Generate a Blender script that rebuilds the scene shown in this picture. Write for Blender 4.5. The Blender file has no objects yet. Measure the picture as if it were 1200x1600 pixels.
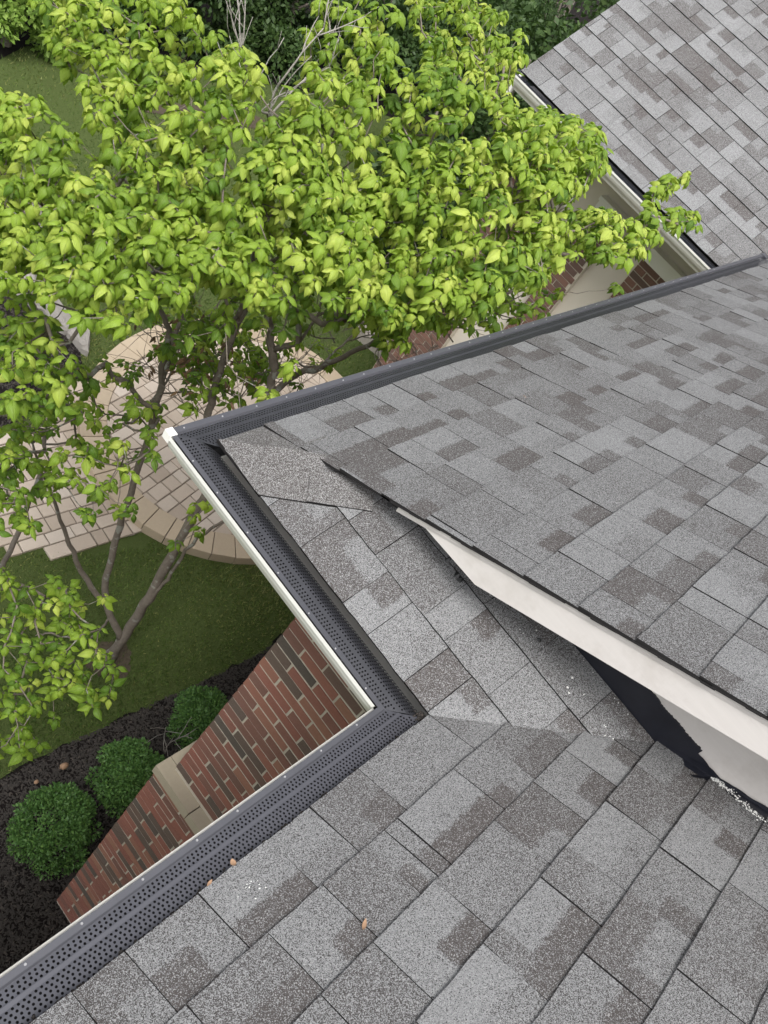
import bpy, math, random
import numpy as np
from mathutils import Vector, Matrix

random.seed(7)
RNG = np.random.default_rng(11)
SC = bpy.context.scene
COL = SC.collection

# ---------------------------------------------------------------- camera
CAM = np.array([-1.5844, -0.1608, 2.0017])
RT = np.array([[0.637565, -0.305731, 0.707135], [-0.613628, -0.756508, 0.226180], [0.465803, -0.578121, -0.669928]])
FPX = 1379.07                                    # focal length in photo pixels (1200 x 1600)
cd = bpy.data.cameras.new('camera'); cam = bpy.data.objects.new('camera', cd); COL.objects.link(cam)
cd.sensor_fit = 'VERTICAL'; cd.sensor_height = 24.0; cd.lens = FPX / 1600 * 24.0
cd.clip_start = 0.02; cd.clip_end = 400
M = Matrix.Identity(4)
for i in range(3):
    M[i][0] = RT[i, 0]; M[i][1] = -RT[i, 1]; M[i][2] = -RT[i, 2]; M[i][3] = CAM[i]
cam.matrix_world = M
SC.camera = cam

# ---------------------------------------------------------------- light
world = bpy.data.worlds.new('World'); SC.world = world; world.use_nodes = True
nt = world.node_tree; bg = nt.nodes['Background']
sky = nt.nodes.new('ShaderNodeTexSky'); sky.sky_type = 'NISHITA'; sky.sun_disc = False
SUN_EL, SUN_AZ = math.radians(61), math.radians(236)
sky.sun_elevation = SUN_EL; sky.sun_rotation = SUN_AZ
sky.air_density = 1.0; sky.dust_density = 4.0; sky.ozone_density = 0.6
hs = nt.nodes.new('ShaderNodeHueSaturation'); hs.inputs['Saturation'].default_value = 0.16
nt.links.new(sky.outputs['Color'], hs.inputs['Color']); nt.links.new(hs.outputs['Color'], bg.inputs['Color'])
bg.inputs['Strength'].default_value = 0.12
sl = bpy.data.lights.new('sun', 'SUN'); so = bpy.data.objects.new('sun', sl); COL.objects.link(so)
sl.energy = 1.5; sl.angle = math.radians(22); sl.color = (1.0, 0.98, 0.95)
sd = Vector((math.sin(SUN_AZ) * math.cos(SUN_EL), math.cos(SUN_AZ) * math.cos(SUN_EL), math.sin(SUN_EL)))
so.rotation_euler = sd.to_track_quat('Z', 'Y').to_euler(); so.location = (0, 0, 20)
vs = SC.view_settings
vs.view_transform = 'Standard'; vs.look = 'None'; vs.gamma = 1; vs.use_curve_mapping = False
vs.exposure = 1.0

# ---------------------------------------------------------------- dimensions (metres)
L, G, H = 1.0627, 0.1108, 0.0273           # length of the short gutter, gutter width, shingle edge height
P1, P3, P4 = 0.4665, 0.5024, 0.83          # roof pitches
EXP = 0.172                                # shingle exposure
XR = 0.305                                 # rake of the gable
XW, YW = 0.56, 0.53                        # brick wall planes
ZG = -4.847                                # ground
XD, ZE, YR = 5.33, -0.273, 3.54            # gutter line, eave height and rake of the far wing
C1, S1 = 1 / math.hypot(1, P1), P1 / math.hypot(1, P1)
C3, S3 = 1 / math.hypot(1, P3), P3 / math.hypot(1, P3)
C4, S4 = 1 / math.hypot(1, P4), P4 / math.hypot(1, P4)


def ray(p):
    return RT @ np.array([(p[0] - 600) / FPX, (p[1] - 800) / FPX, 1.0])


def at_z(p, z):
    d = ray(p); return CAM + d * (z - CAM[2]) / d[2]


def project(P):
    q = (np.atleast_2d(np.asarray(P, float)) - CAM) @ RT
    z = np.maximum(q[:, 2], 1e-3)
    return np.stack([q[:, 0] / z * FPX + 600, q[:, 1] / z * FPX + 800, q[:, 2]], 1)


def in_poly(pts, poly):
    pts = np.atleast_2d(pts); x, y = pts[:, 0], pts[:, 1]; c = np.zeros(len(pts), bool)
    n = len(poly)
    for i in range(n):
        x1, y1 = poly[i]; x2, y2 = poly[(i + 1) % n]
        if y1 == y2: continue
        k = ((y1 > y) != (y2 > y)) & (x < (x2 - x1) * (y - y1) / (y2 - y1) + x1)
        c ^= k
    return c


ROOF_PX = [(-400, 1800), (0, 1528), (591, 1104), (262, 668), (1195, 403), (1600, 290), (1600, 1900), (-400, 1900)]
WING_PX = [(800, 112), (1120, 425), (1300, 380), (1300, -200), (990, -10)]


def seen(P, margin=20):
    q = project(P)
    ok = (q[:, 0] > -margin) & (q[:, 0] < 1200 + margin) & (q[:, 1] > -margin) & (q[:, 1] < 1600 + margin) & (q[:, 2] > .1)
    return ok & ~in_poly(q[:, :2], ROOF_PX) & ~in_poly(q[:, :2], WING_PX)


# ---------------------------------------------------------------- object helpers
WLOC = {}


def tag(o, label=None, cat=None, group=None, kind=None):
    if label: o['label'] = label
    if cat: o['category'] = cat
    if group: o['group'] = group
    if kind: o['kind'] = kind
    return o


def thing(name, loc, label, cat, group=None):
    o = bpy.data.objects.new(name, None); COL.objects.link(o); o.location = loc
    o.empty_display_size = .1
    WLOC[o] = np.array(loc, float)
    return tag(o, label, cat, group)


def link(name, me, loc, parent=None):
    o = bpy.data.objects.new(name, me); COL.objects.link(o)
    loc = np.array(loc, float); WLOC[o] = loc
    if parent is not None:
        o.parent = parent; loc = loc - WLOC[parent]
    o.location = Vector(loc)
    return o


def raw_mesh(name, V, F, mats, mi=None, uv=None, attrs=None, smooth=False):
    me = bpy.data.meshes.new(name)
    me.from_pydata([tuple(v) for v in V], [], [tuple(f) for f in F])
    for m in (mats if isinstance(mats, (list, tuple)) else [mats]): me.materials.append(m)
    if mi is not None: me.polygons.foreach_set('material_index', np.array(mi, np.int32))
    if uv is not None:
        uvl = me.uv_layers.new(name='UVMap'); li = np.zeros(len(me.loops), np.int32)
        me.loops.foreach_get('vertex_index', li)
        uvl.data.foreach_set('uv', np.asarray(uv, np.float32)[li].ravel())
    for k, v in (attrs or {}).items():
        v = np.asarray(v, np.float32)
        if v.ndim == 1: v = np.tile(v, (len(me.vertices), 1))
        a = me.attributes.new(k, 'FLOAT_COLOR', 'POINT'); a.data.foreach_set('color', v.ravel())
    if smooth: me.polygons.foreach_set('use_smooth', np.ones(len(me.polygons), bool))
    me.update()
    return me


def mesh(name, V, F, mats, parent=None, loc=None, **kw):
    V = np.asarray(V, float)
    c = V.mean(0) if loc is None else np.array(loc, float)
    return link(name, raw_mesh(name, V - c, F, mats, **kw), c, parent)


class MB:
    """collects polygons for one mesh"""
    def __init__(s): s.V = []; s.F = []; s.I = []; s.A = []; s.UV = []
    def add(s, V, F, mi=0, attr=None, uv=None):
        n = len(s.V); s.V += [tuple(v) for v in V]
        s.F += [tuple(i + n for i in f) for f in F]
        s.I += mi if isinstance(mi, list) else [mi] * len(F)
        s.A += [attr if attr is not None else (0, 0, 0, 0)] * len(V)
        s.UV += list(uv) if uv is not None else [(0, 0)] * len(V)
    def box(s, lo, hi, mi=0, jit=0, attr=None, ax=None):
        x0, y0, z0 = lo; x1, y1, z1 = hi
        V = np.array([(x0, y0, z0), (x1, y0, z0), (x1, y1, z0), (x0, y1, z0), (x0, y0, z1), (x1, y0, z1), (x1, y1, z1), (x0, y1, z1)], float)
        if jit: V += RNG.uniform(-jit, jit, V.shape)
        if ax is not None: V = np.array([ax(v) for v in V])
        s.add(V, [(0, 3, 2, 1), (4, 5, 6, 7), (0, 1, 5, 4), (1, 2, 6, 5), (2, 3, 7, 6), (3, 0, 4, 7)], mi, attr)
    def build(s, name, mats, parent=None, loc=None, **kw):
        return mesh(name, s.V, s.F, mats, parent, loc, mi=s.I, uv=s.UV, attrs={'ca': np.array(s.A, np.float32)}, **kw)


def tube(mb, pts, rad, sides=6, cap=True, mi=0):
    pts = np.asarray(pts, float); n = len(pts)
    V = []; F = []
    t = np.gradient(pts, axis=0); t /= np.linalg.norm(t, axis=1)[:, None] + 1e-9
    up = np.array([.3, .2, .93]); a = np.cross(t[0], up); a /= np.linalg.norm(a) + 1e-9
    for i in range(n):
        a = a - t[i] * (a @ t[i]); a /= np.linalg.norm(a) + 1e-9
        b = np.cross(t[i], a)
        for k in range(sides):
            w = 2 * math.pi * k / sides
            V.append(pts[i] + rad[i] * (math.cos(w) * a + math.sin(w) * b))
    for i in range(n - 1):
        for k in range(sides):
            k2 = (k + 1) % sides
            F.append((i * sides + k, i * sides + k2, (i + 1) * sides + k2, (i + 1) * sides + k))
    if cap:
        F.append(tuple(range(sides))[::-1]); F.append(tuple((n - 1) * sides + k for k in range(sides)))
    mb.add(V, F, mi)


# ---------------------------------------------------------------- materials
class Mat:
    def __init__(s, name, rough=.8, spec=.3):
        s.m = bpy.data.materials.new(name); s.m.use_nodes = True; s.t = s.m.node_tree
        s.b = s.t.nodes['Principled BSDF']; s.out = s.t.nodes['Material Output']
        s.b.inputs['Roughness'].default_value = rough
        s.b.inputs['Specular IOR Level'].default_value = spec
    def n(s, typ, **kw):
        o = s.t.nodes.new('ShaderNode' + typ)
        for k, v in kw.items(): setattr(o, k, v)
        return o
    def l(s, a, b): s.t.links.new(a, b)
    def val(s, inp, v):
        if hasattr(v, 'is_linked') or hasattr(v, 'links'): s.l(v, inp)
        else: inp.default_value = v
    def math(s, op, a, b=0., c=0., clamp=False):
        o = s.n('Math', operation=op, use_clamp=clamp)
        s.val(o.inputs[0], a); s.val(o.inputs[1], b)
        if op in ('MULTIPLY_ADD', 'SMOOTH_MIN'): s.val(o.inputs[2], c)
        return o.outputs[0]
    def mix(s, f, a, b, blend='MIX'):
        o = s.n('Mix', data_type='RGBA', blend_type=blend); s.val(o.inputs[0], f)
        s.val(o.inputs[6], a if not isinstance(a, tuple) else (*a, 1) if len(a) == 3 else a)
        s.val(o.inputs[7], b if not isinstance(b, tuple) else (*b, 1) if len(b) == 3 else b)
        return o.outputs[2]
    def coord(s, k='Object'):
        return s.n('TexCoord').outputs[k]
    def world(s):
        return s.n('NewGeometry').outputs['Position']
    def noise(s, co, scale, detail=2, rough=.5, out='Fac'):
        o = s.n('TexNoise'); s.l(co, o.inputs['Vector']); o.inputs['Scale'].default_value = scale
        o.inputs['Detail'].default_value = detail; o.inputs['Roughness'].default_value = rough
        return o.outputs[out]
    def voro(s, co, scale, out='Color', feature='F1'):
        o = s.n('TexVoronoi', feature=feature); s.l(co, o.inputs['Vector']); o.inputs['Scale'].default_value = scale
        return o.outputs[out]
    def ramp(s, f, stops):
        o = s.n('ValToRGB'); s.l(f, o.inputs[0]); e = o.color_ramp.elements
        while len(e) < len(stops): e.new(.5)
        for k, (p, c) in enumerate(stops): e[k].position = p; e[k].color = (*c, 1)
        return o.outputs[0]
    def bump(s, h, strength=.3, dist=.01):
        o = s.n('Bump'); s.l(h, o.inputs['Height']); o.inputs['Strength'].default_value = strength
        o.inputs['Distance'].default_value = dist; s.l(o.outputs[0], s.b.inputs['Normal'])
    def col(s, c): s.val(s.b.inputs['Base Color'], c if not isinstance(c, tuple) else (*c, 1)); return s
    def attr(s, name):
        o = s.n('Attribute'); o.attribute_name = name; return o


def granules(name, warm=0.0, gain=1.0):
    m = Mat(name, .75, .28); co = m.world()
    uvn = m.n('UVMap'); sep = m.n('SeparateXYZ'); m.l(uvn.outputs[0], sep.inputs[0])
    ta = m.attr('ta'); tsep = m.n('SeparateXYZ'); m.l(ta.outputs['Vector'], tsep.inputs[0])
    tb = m.attr('tb'); bsep = m.n('SeparateXYZ'); m.l(tb.outputs['Vector'], bsep.inputs[0])
    wob = m.math('MULTIPLY_ADD', m.noise(co, 70, 2), .024, -.012)
    wob2 = m.math('MULTIPLY_ADD', m.noise(co, 500, 1), .014, -.007)
    w = m.math('ADD', wob, wob2)
    u = m.math('ADD', sep.outputs[0], w); v = m.math('ADD', sep.outputs[1], w)

    def soft(x, e):
        return m.math('MULTIPLY_ADD', m.math('SUBTRACT', x, e), 95., .5, clamp=True)
    k = m.math('MULTIPLY', soft(u, tsep.outputs[1]), soft(tsep.outputs[2], u))
    k = m.math('MULTIPLY', k, soft(v, ta.outputs['Alpha']))
    d = m.math('SUBTRACT', bsep.outputs[0], tsep.outputs[0])
    tone = m.math('MULTIPLY_ADD', d, k, tsep.outputs[0])
    tone = m.math('ADD', tone, m.math('MULTIPLY_ADD', m.noise(co, 2.6, 5), .44, -.23))
    vc = m.n('SeparateColor'); m.l(m.voro(co, 620), vc.inputs[0])
    vc2 = m.n('SeparateColor'); m.l(m.voro(co, 380), vc2.inputs[0])
    lit = m.math('LESS_THAN', vc.outputs[0], tone)
    bright = m.math('MULTIPLY_ADD', vc.outputs[1], .20, .165)
    lightc = m.n('CombineColor'); m.l(m.math('MULTIPLY', bright, .985), lightc.inputs[0]); m.l(bright, lightc.inputs[1]); m.l(m.math('MULTIPLY', bright, 1.025), lightc.inputs[2])
    br = m.math('SUBTRACT', 1., tone, clamp=True)
    darkc = m.mix(br, (.056, .056, .059), (.112, .097, .093))
    darkc = m.mix(m.math('MULTIPLY', vc.outputs[2], .55), darkc, (.035, .033, .033))
    c = m.mix(lit, darkc, lightc.outputs[0])
    spark = m.math('MULTIPLY', m.math('GREATER_THAN', vc2.outputs[0], .975), .7)
    c = m.mix(spark, c, (.42, .42, .42))
    m.col(m.mix(1.0, c, (gain, gain * (1 - .02 * warm), gain * (1 - .05 * warm)), 'MULTIPLY'))
    m.bump(m.math('ADD', vc.outputs[1], vc2.outputs[1]), .5, .0016)
    return m.m


def plain(name, c, rough=.6, spec=.4, var=.15, scale=30., bump=0., metal=0.):
    m = Mat(name, rough, spec); co = m.world()
    n = m.noise(co, scale, 4, .6)
    m.col(m.mix(n, tuple(x * (1 - var) for x in c), tuple(x * (1 + var) for x in c)))
    m.b.inputs['Metallic'].default_value = metal
    if bump: m.bump(m.noise(co, scale * 4, 3), bump, .004)
    return m.m


def tinted(name, stops, scale=40, rough=.85, bump=.5, bdist=.004, grain=.35):
    """colour picked by the piece's own attribute ca.x, with grain"""
    m = Mat(name, rough, .2); co = m.world(); a = m.attr('ca'); s = m.n('SeparateXYZ'); m.l(a.outputs['Vector'], s.inputs[0])
    c = m.ramp(s.outputs[0], stops)
    n = m.noise(co, scale, 5, .65); n2 = m.noise(co, scale * 5, 3, .7)
    c = m.mix(m.math('MULTIPLY', n, grain * 1.6), c, m.mix(.5, c, (.05, .04, .035)))
    c = m.mix(m.math('MULTIPLY', n2, grain), c, m.mix(.55, c, (.55, .5, .45)))
    m.col(c); m.bump(m.math('ADD', n, m.math('MULTIPLY', n2, .5)), bump, bdist)
    return m.m


def leaf_mat(name, c0, c1, c2, trans=.35, vein=True, gloss=.42):
    m = Mat(name, gloss, .35); a = m.attr('lv'); s = m.n('SeparateXYZ'); m.l(a.outputs['Vector'], s.inputs[0])
    c = m.ramp(s.outputs[2], [(0., c0), (.55, c1), (1., c2)])
    if vein:
        au = m.math('ABSOLUTE', s.outputs[0])
        ph = m.math('MULTIPLY_ADD', au, -3.2, m.math('MULTIPLY', s.outputs[1], 7.5))
        rib = m.math('SINE', m.math('MULTIPLY', ph, 6.2832))
        rib = m.math('MULTIPLY_ADD', rib, .5, .5)
        sharp = m.math('POWER', rib, 4.)
        mid = m.math('SUBTRACT', 1., m.math('MULTIPLY', au, 9.), clamp=True)
        vv = m.math('MAXIMUM', m.math('MULTIPLY', sharp, .5), mid)
        c = m.mix(m.math('MULTIPLY', vv, .5), c, m.mix(.5, c, (.5, .6, .22)))
        m.bump(m.math('MULTIPLY', vv, -1.), .8, .004)
    m.col(c)
    tr = m.n('BsdfTranslucent'); hsv = m.n('HueSaturation'); hsv.inputs['Value'].default_value = 1.6; hsv.inputs['Saturation'].default_value = 1.1
    m.l(c, hsv.inputs['Color']); m.l(hsv.outputs[0], tr.inputs['Color'])
    ms = m.n('MixShader'); ms.inputs[0].default_value = trans
    m.l(m.b.outputs[0], ms.inputs[1]); m.l(tr.outputs[0], ms.inputs[2]); m.l(ms.outputs[0], m.out.inputs[0])
    return m.m


def bark_mat(name, c0, c1):
    m = Mat(name, .9, .15); co = m.world(); n = m.noise(co, 25, 5, .7); n2 = m.noise(co, 140, 3)
    c = m.mix(n, c0, c1); c = m.mix(m.math('MULTIPLY', m.math('GREATER_THAN', m.noise(co, 14, 3), .62), .6), c, (.33, .34, .31))
    m.col(c); m.bump(m.math('ADD', n, n2), .8, .006); return m.m


M_SH = granules('shingle_granules', warm=.35, gain=.80)
M_SHW = granules('shingle_granules_wing', warm=.3, gain=.93)
M_EDGE = plain('asphalt_edge', (.022, .021, .021), .95, .1)
M_DECK = plain('underlayment', (.03, .03, .03), .95, .1)
M_CAP = granules('cap_granules', warm=1.0, gain=.85)
M_GUARD = plain('guard_metal', (.082, .083, .097), .42, .5, var=.12, scale=18, metal=.35)
M_GUARD2 = plain('grimy_shaded_guard_metal', (.043, .044, .051), .45, .5, var=.3, scale=14, metal=.35)  # darker copy for B and C: grime, plus shading put into the colour
M_LIP = plain('lip_metal', (.094, .095, .108), .38, .5, var=.1, scale=25, metal=.35)
M_GWHITE = plain('gutter_white_paint', (.78, .77, .73), .4, .4, var=.05, scale=9)
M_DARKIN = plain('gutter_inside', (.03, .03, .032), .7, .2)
M_SCREW = plain('screw_head', (.36, .36, .37), .35, .5, metal=.3)
M_MORTAR = plain('mortar', (.54, .49, .41), .95, .1, var=.25, scale=45, bump=.5)
M_BRICK = tinted('brick_clay', [(0., (.075, .058, .05)), (.3, (.12, .075, .058)), (.5, (.21, .082, .06)), (.75, (.30, .095, .066)), (1., (.33, .145, .092))], 38, .9, .7, .004)
M_BRICKW = tinted('brick_clay_wing', [(0., (.10, .055, .042)), (.5, (.16, .07, .05)), (1., (.20, .09, .06))], 38, .9, .5, .003)
M_LIME = tinted('limestone', [(0., (.40, .34, .25)), (1., (.50, .44, .34))], 60, .9, .5, .003, .25)
M_STUCCO = plain('smooth_stucco', (.66, .61, .53), .8, .2, var=.05, scale=4, bump=.1)
M_SOFFIT = plain('soffit_paint', (.7, .68, .64), .6, .3, var=.04)
M_FLASH = plain('black_flashing', (.014, .015, .022), .35, .5, var=.35, scale=25)
M_TAR = plain('tar', (.012, .012, .012), .3, .5)
M_PAVER = tinted('paver_concrete', [(0., (.38, .31, .245)), (.5, (.48, .40, .325)), (1., (.55, .48, .41))], 50, .92, .5, .003, .25)
M_CURB = tinted('edging_concrete', [(0., (.38, .30, .21)), (1., (.48, .39, .28))], 40, .92, .4, .003, .25)
M_JOINT = plain('paver_sand', (.19, .16, .13), .95, .1, var=.4, scale=60)
M_STONE = tinted('natural_stone', [(0., (.27, .255, .235)), (1., (.40, .38, .35))], 18, .9, .9, .03, .45)
M_CHIP = tinted('mulch_chip', [(0., (.008, .007, .007)), (.8, (.02, .017, .016)), (1., (.06, .047, .04))], 60, .9, .4, .003, .2)
M_BARK = bark_mat('dogwood_bark', (.10, .082, .066), (.27, .235, .20))
M_TWIG = bark_mat('pale_twig_bark', (.22, .20, .18), (.42, .39, .36))
M_LEAF = leaf_mat('dogwood_leaf', (.09, .18, .017), (.25, .37, .038), (.45, .53, .10), .31)
M_BOX = leaf_mat('boxwood_leaf', (.05, .115, .032), (.085, .18, .045), (.14, .25, .06), .2, False, .5)
M_DARKLEAF = leaf_mat('background_leaf', (.024, .05, .014), (.045, .085, .022), (.08, .13, .034), .2, False, .55)
M_WILD = leaf_mat('wild_green_leaf', (.13, .22, .04), (.19, .30, .055), (.27, .38, .085), .3, False, .55)
M_DRY = leaf_mat('dry_brown_leaf', (.09, .06, .035), (.16, .10, .055), (.24, .15, .08), .2, False, .7)
M_GRASS = leaf_mat('grass_blade', (.052, .095, .02), (.095, .15, .03), (.23, .235, .085), .25, False, .6)
M_WOOD = plain('weathered_wood', (.33, .30, .26), .85, .2, var=.25, scale=20)
M_DEADLEAF = plain('curled_leaf', (.30, .19, .12), .7, .2, var=.3, scale=80)
M_FLAKE = plain('white_flakes', (.68, .68, .66), .8, .2, var=.05)


def rake_paint():
    m = Mat('rake_board_paint', .45, .4); co = m.world()
    mp = m.n('Mapping'); m.l(co, mp.inputs[0]); mp.inputs['Rotation'].default_value = (math.atan(P1), 0, 0); mp.inputs['Scale'].default_value = (14, 3.5, 50)
    n = m.noise(mp.outputs[0], 1.6, 4, .6)
    st_ = m.noise(co, 7., 5, .7); c = m.mix(n, (.60, .565, .54), (.67, .635, .61)); m.col(m.mix(m.math('MULTIPLY', m.math('SUBTRACT', st_, .5, clamp=True), 1.6), c, (.42, .38, .34)))
    m.bump(n, .15, .003)
    return m.m


M_RAKE = rake_paint()


def ground_mats():
    m = Mat('lawn_soil', .95, .1); co = m.world()
    n = m.noise(co, 1.2, 5, .6); n2 = m.noise(co, 60, 4, .7); n3 = m.noise(co, 9, 4, .6)
    c = m.mix(n2, (.03, .048, .014), (.105, .135, .042))
    dry = m.math('MULTIPLY_ADD', m.math('ADD', n, m.math('MULTIPLY', n3, .5)), 3.2, -2.75, clamp=True)
    c = m.mix(m.math('MULTIPLY', dry, .7), c, m.mix(n2, (.06, .05, .025), (.14, .115, .06)))
    m.col(c); m.bump(m.math('ADD', n2, n3), .8, .02)
    k = Mat('mulch_soil', .95, .1); co = k.world(); n = k.noise(co, 70, 5, .7); v = k.noise(co, 12, 3)
    k.col(k.mix(k.math('MULTIPLY', n, v), (.006, .005, .005), (.04, .032, .03))); k.bump(n, 1., .02)
    d = Mat('bare_soil', .95, .1); co = d.world(); n = d.noise(co, 40, 5, .7)
    d.col(d.mix(n, (.035, .028, .02), (.12, .098, .07))); d.bump(n, .8, .015)
    return m.m, k.m, d.m


M_LAWN, M_MULCH, M_DIRT = ground_mats()

# ================================================================ GROUND
def sheet(name, poly, z, mat, kind='structure'):
    V = [(x, y, z) for x, y in poly]
    o = mesh(name, V, [tuple(range(len(V)))], mat)
    return tag(o, kind=kind)


def smooth_poly(pts, n=6, jit=0.):
    """closed Catmull-Rom through pts"""
    out = []; N = len(pts)
    P = [np.array(p, float) for p in pts]
    for i in range(N):
        a, b, c, d = P[i - 1], P[i], P[(i + 1) % N], P[(i + 2) % N]
        for k in range(n):
            t = k / n
            q = .5 * (2 * b + (c - a) * t + (2 * a - 5 * b + 4 * c - d) * t * t + (3 * b - a - 3 * c + d) * t ** 3)
            out.append(tuple(q + RNG.uniform(-jit, jit, 2)))
    return out


tag(sheet('lawn', [(-60, -60), (90, -60), (90, 120), (-60, 120)], ZG, M_LAWN), 'mown lawn below the eaves with thin dry patches')
BED = [(-4, .4), (3.9, .4), (3.95, 1.2), (3.755, 1.53), (3.32, 1.43), (2.99, 1.42), (2.69, 1.44), (2.0, 1.49), (1.7, 1.51), (1.13, 1.55), (.59, 1.55), (-.5, 1.55), (-4, 1.6)]
BED2 = smooth_poly([(.5, 4.55), (2.0, 4.5), (2.9, 4.75), (3.45, 5.05), (3.55, 5.6), (3.42, 6.05), (3.3, 6.5), (1.6, 6.9), (.2, 6.2)], 5, .02)
BED_O = sheet('mulch_bed', [(x + RNG.uniform(-.02, .02), y + (RNG.uniform(-.03, .03) if y > 1 else 0)) for x, y in smooth_poly(BED, 4)], ZG + .012, M_MULCH)
sheet('mulch_bed', BED2, ZG + .012, M_MULCH)
DIRT1 = smooth_poly([(1.83 + .23 * math.cos(a) * RNG.uniform(.6, 1.25), 2.0 + .17 * math.sin(a) * RNG.uniform(.6, 1.25)) for a in np.linspace(0, 6.28, 10)[:-1]], 4, .015)
sheet('soil_patch', DIRT1, ZG + .008, M_DIRT)
DIRT2 = smooth_poly([(6.9, 9.35), (7.5, 9.15), (9, 8.9), (9.2, 9.2), (7.6, 9.45)], 4, .05)
sheet('soil_patch', DIRT2, ZG + .008, M_DIRT)
DIRT3 = smooth_poly([(3.7, 7.1), (4.6, 7.05), (5.0, 7.35), (4.4, 7.55), (3.8, 7.5)], 4, .04)
sheet('soil_patch', DIRT3, ZG + .008, M_DIRT)
FARBED = smooth_poly([(3, 10.9), (6, 10.7), (8, 10.6), (12, 9.6), (16, 8.2), (30, 9), (40, 30), (0, 30)], 4, .05)
sheet('mulch_bed', FARBED, ZG + .010, M_MULCH)

# patio: a raised round terrace with a soldier course, and a path running off it
PC = np.array([4.62, 3.72]); PRX, PRY = 1.90, 1.60
ROT = math.radians(14)


def ell(a, s=1.0, off=0.):
    x = (PRX * s + off) * math.cos(a); y = (PRY * s + off) * math.sin(a)
    return (PC[0] + x * math.cos(ROT) - y * math.sin(ROT), PC[1] + x * math.sin(ROT) + y * math.cos(ROT))


TERR = .10
patio_base = sheet('patio', [ell(a) for a in np.linspace(0, 2 * math.pi, 65)[:-1]], ZG + TERR - .012, M_JOINT)
PATH = [(3.3, 2.98), (2.75, 2.88), (2.3, 2.98), (1.87, 3.19), (1.55, 3.32), (.6, 3.5), (-3, 3.9), (-3, 5.0), (.7, 4.62), (1.9, 4.45), (2.5, 4.42), (3.3, 4.9)]
PATHB = [(3.3, 3.1), (2.75, 3.02), (2.3, 3.1), (1.87, 3.32), (1.55, 3.45), (.6, 3.62), (-3, 4.0), (-3, 4.9), (.7, 4.5), (1.9, 4.33), (2.5, 4.3), (3.3, 4.7)]
path_base = sheet('path', PATHB, ZG + .016, M_JOINT)
SOLD_W = .27

pv = []                                      # paver footprints: (poly, height, base object, kind)


def clip_poly(poly, a, b, c):
    out = []
    n = len(poly)
    for i in range(n):
        p, q = poly[i], poly[(i + 1) % n]
        dp, dq = a * p[0] + b * p[1] - c, a * q[0] + b * q[1] - c
        if dp <= 0: out.append(p)
        if (dp < 0 < dq) or (dq < 0 < dp):
            t = dp / (dp - dq); out.append((p[0] + (q[0] - p[0]) * t, p[1] + (q[1] - p[1]) * t))
    return out


def poly_area(p):
    return .5 * sum(p[i][0] * p[(i + 1) % len(p)][1] - p[(i + 1) % len(p)][0] * p[i][1] for i in range(len(p)))


def paver_field(test, ox, oy, ang, nu, nv, z, base):
    """ashlar pattern of three paver sizes laid in courses, one side of each course broken"""
    ca, sa = math.cos(ang), math.sin(ang); y = 0.
    for r in range(nv):
        hh = (.155, .125, .155, .14)[r % 4]
        x = RNG.uniform(-.1, 0)
        while x < nu:
            w = float(RNG.choice([.125, .165, .21, .25]))
            g = .006
            q = [(x + g, y + g), (x + w - g, y + g), (x + w - g, y + hh - g), (x + g, y + hh - g)]
            q = [(a + RNG.uniform(-.004, .004), b + RNG.uniform(-.004, .004)) for a, b in q]
            P = [(ox + a * ca - b * sa, oy + a * sa + b * ca) for a, b in q]
            c = np.mean(P, 0)
            P = test(P, c)
            if P is not None and len(P) > 2 and abs(poly_area(P)) > .002: pv.append((P, z + RNG.uniform(-.003, .003), base, 'paver'))
            x += w
        y += hh


def in_patio(P, c, s=None):
    x = np.array(c) - PC; u = x[0] * math.cos(ROT) + x[1] * math.sin(ROT); v = -x[0] * math.sin(ROT) + x[1] * math.cos(ROT)
    if (u / (PRX - SOLD_W)) ** 2 + (v / (PRY - SOLD_W)) ** 2 > 1.18: return None
    for a in np.linspace(0, 2 * math.pi, 49)[:-1]:       # clip against the soldier course
        e = ell(a, 1, -SOLD_W - .006); e2 = ell(a + .01, 1, -SOLD_W - .006)
        tx, ty = e2[0] - e[0], e2[1] - e[1]
        P = clip_poly(P, ty, -tx, ty * e[0] - tx * e[1])
        if len(P) < 3: return None
    return P


def in_path(P, c):
    if not in_poly([c], PATH)[0]: return None
    x = np.array(c) - PC; u = x[0] * math.cos(ROT) + x[1] * math.sin(ROT); v = -x[0] * math.sin(ROT) + x[1] * math.cos(ROT)
    if (u / (PRX - .06)) ** 2 + (v / (PRY - .06)) ** 2 < 1.0: return None
    return P


paver_field(in_patio, PC[0] - 1.6, PC[1] - 2.9, math.radians(14), 5.2, 42, ZG + TERR, patio_base)
paver_field(in_path, -2.4, 3.3, math.radians(-3), 6.0, 14, ZG + .028, path_base)
NS = 44
for k in range(NS):
    a0, a1 = 2 * math.pi * (k + .02) / NS, 2 * math.pi * (k + .98) / NS
    am = (a0 + a1) / 2
    P = [ell(a0, 1, -SOLD_W), ell(a1, 1, -SOLD_W), ell(a1, 1, RNG.uniform(.0, .012)), ell(a0, 1, RNG.uniform(.0, .012))]
    pv.append((P[::-1], ZG + TERR + .012 + RNG.uniform(-.003, .003), patio_base, 'edging_paver'))


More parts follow.
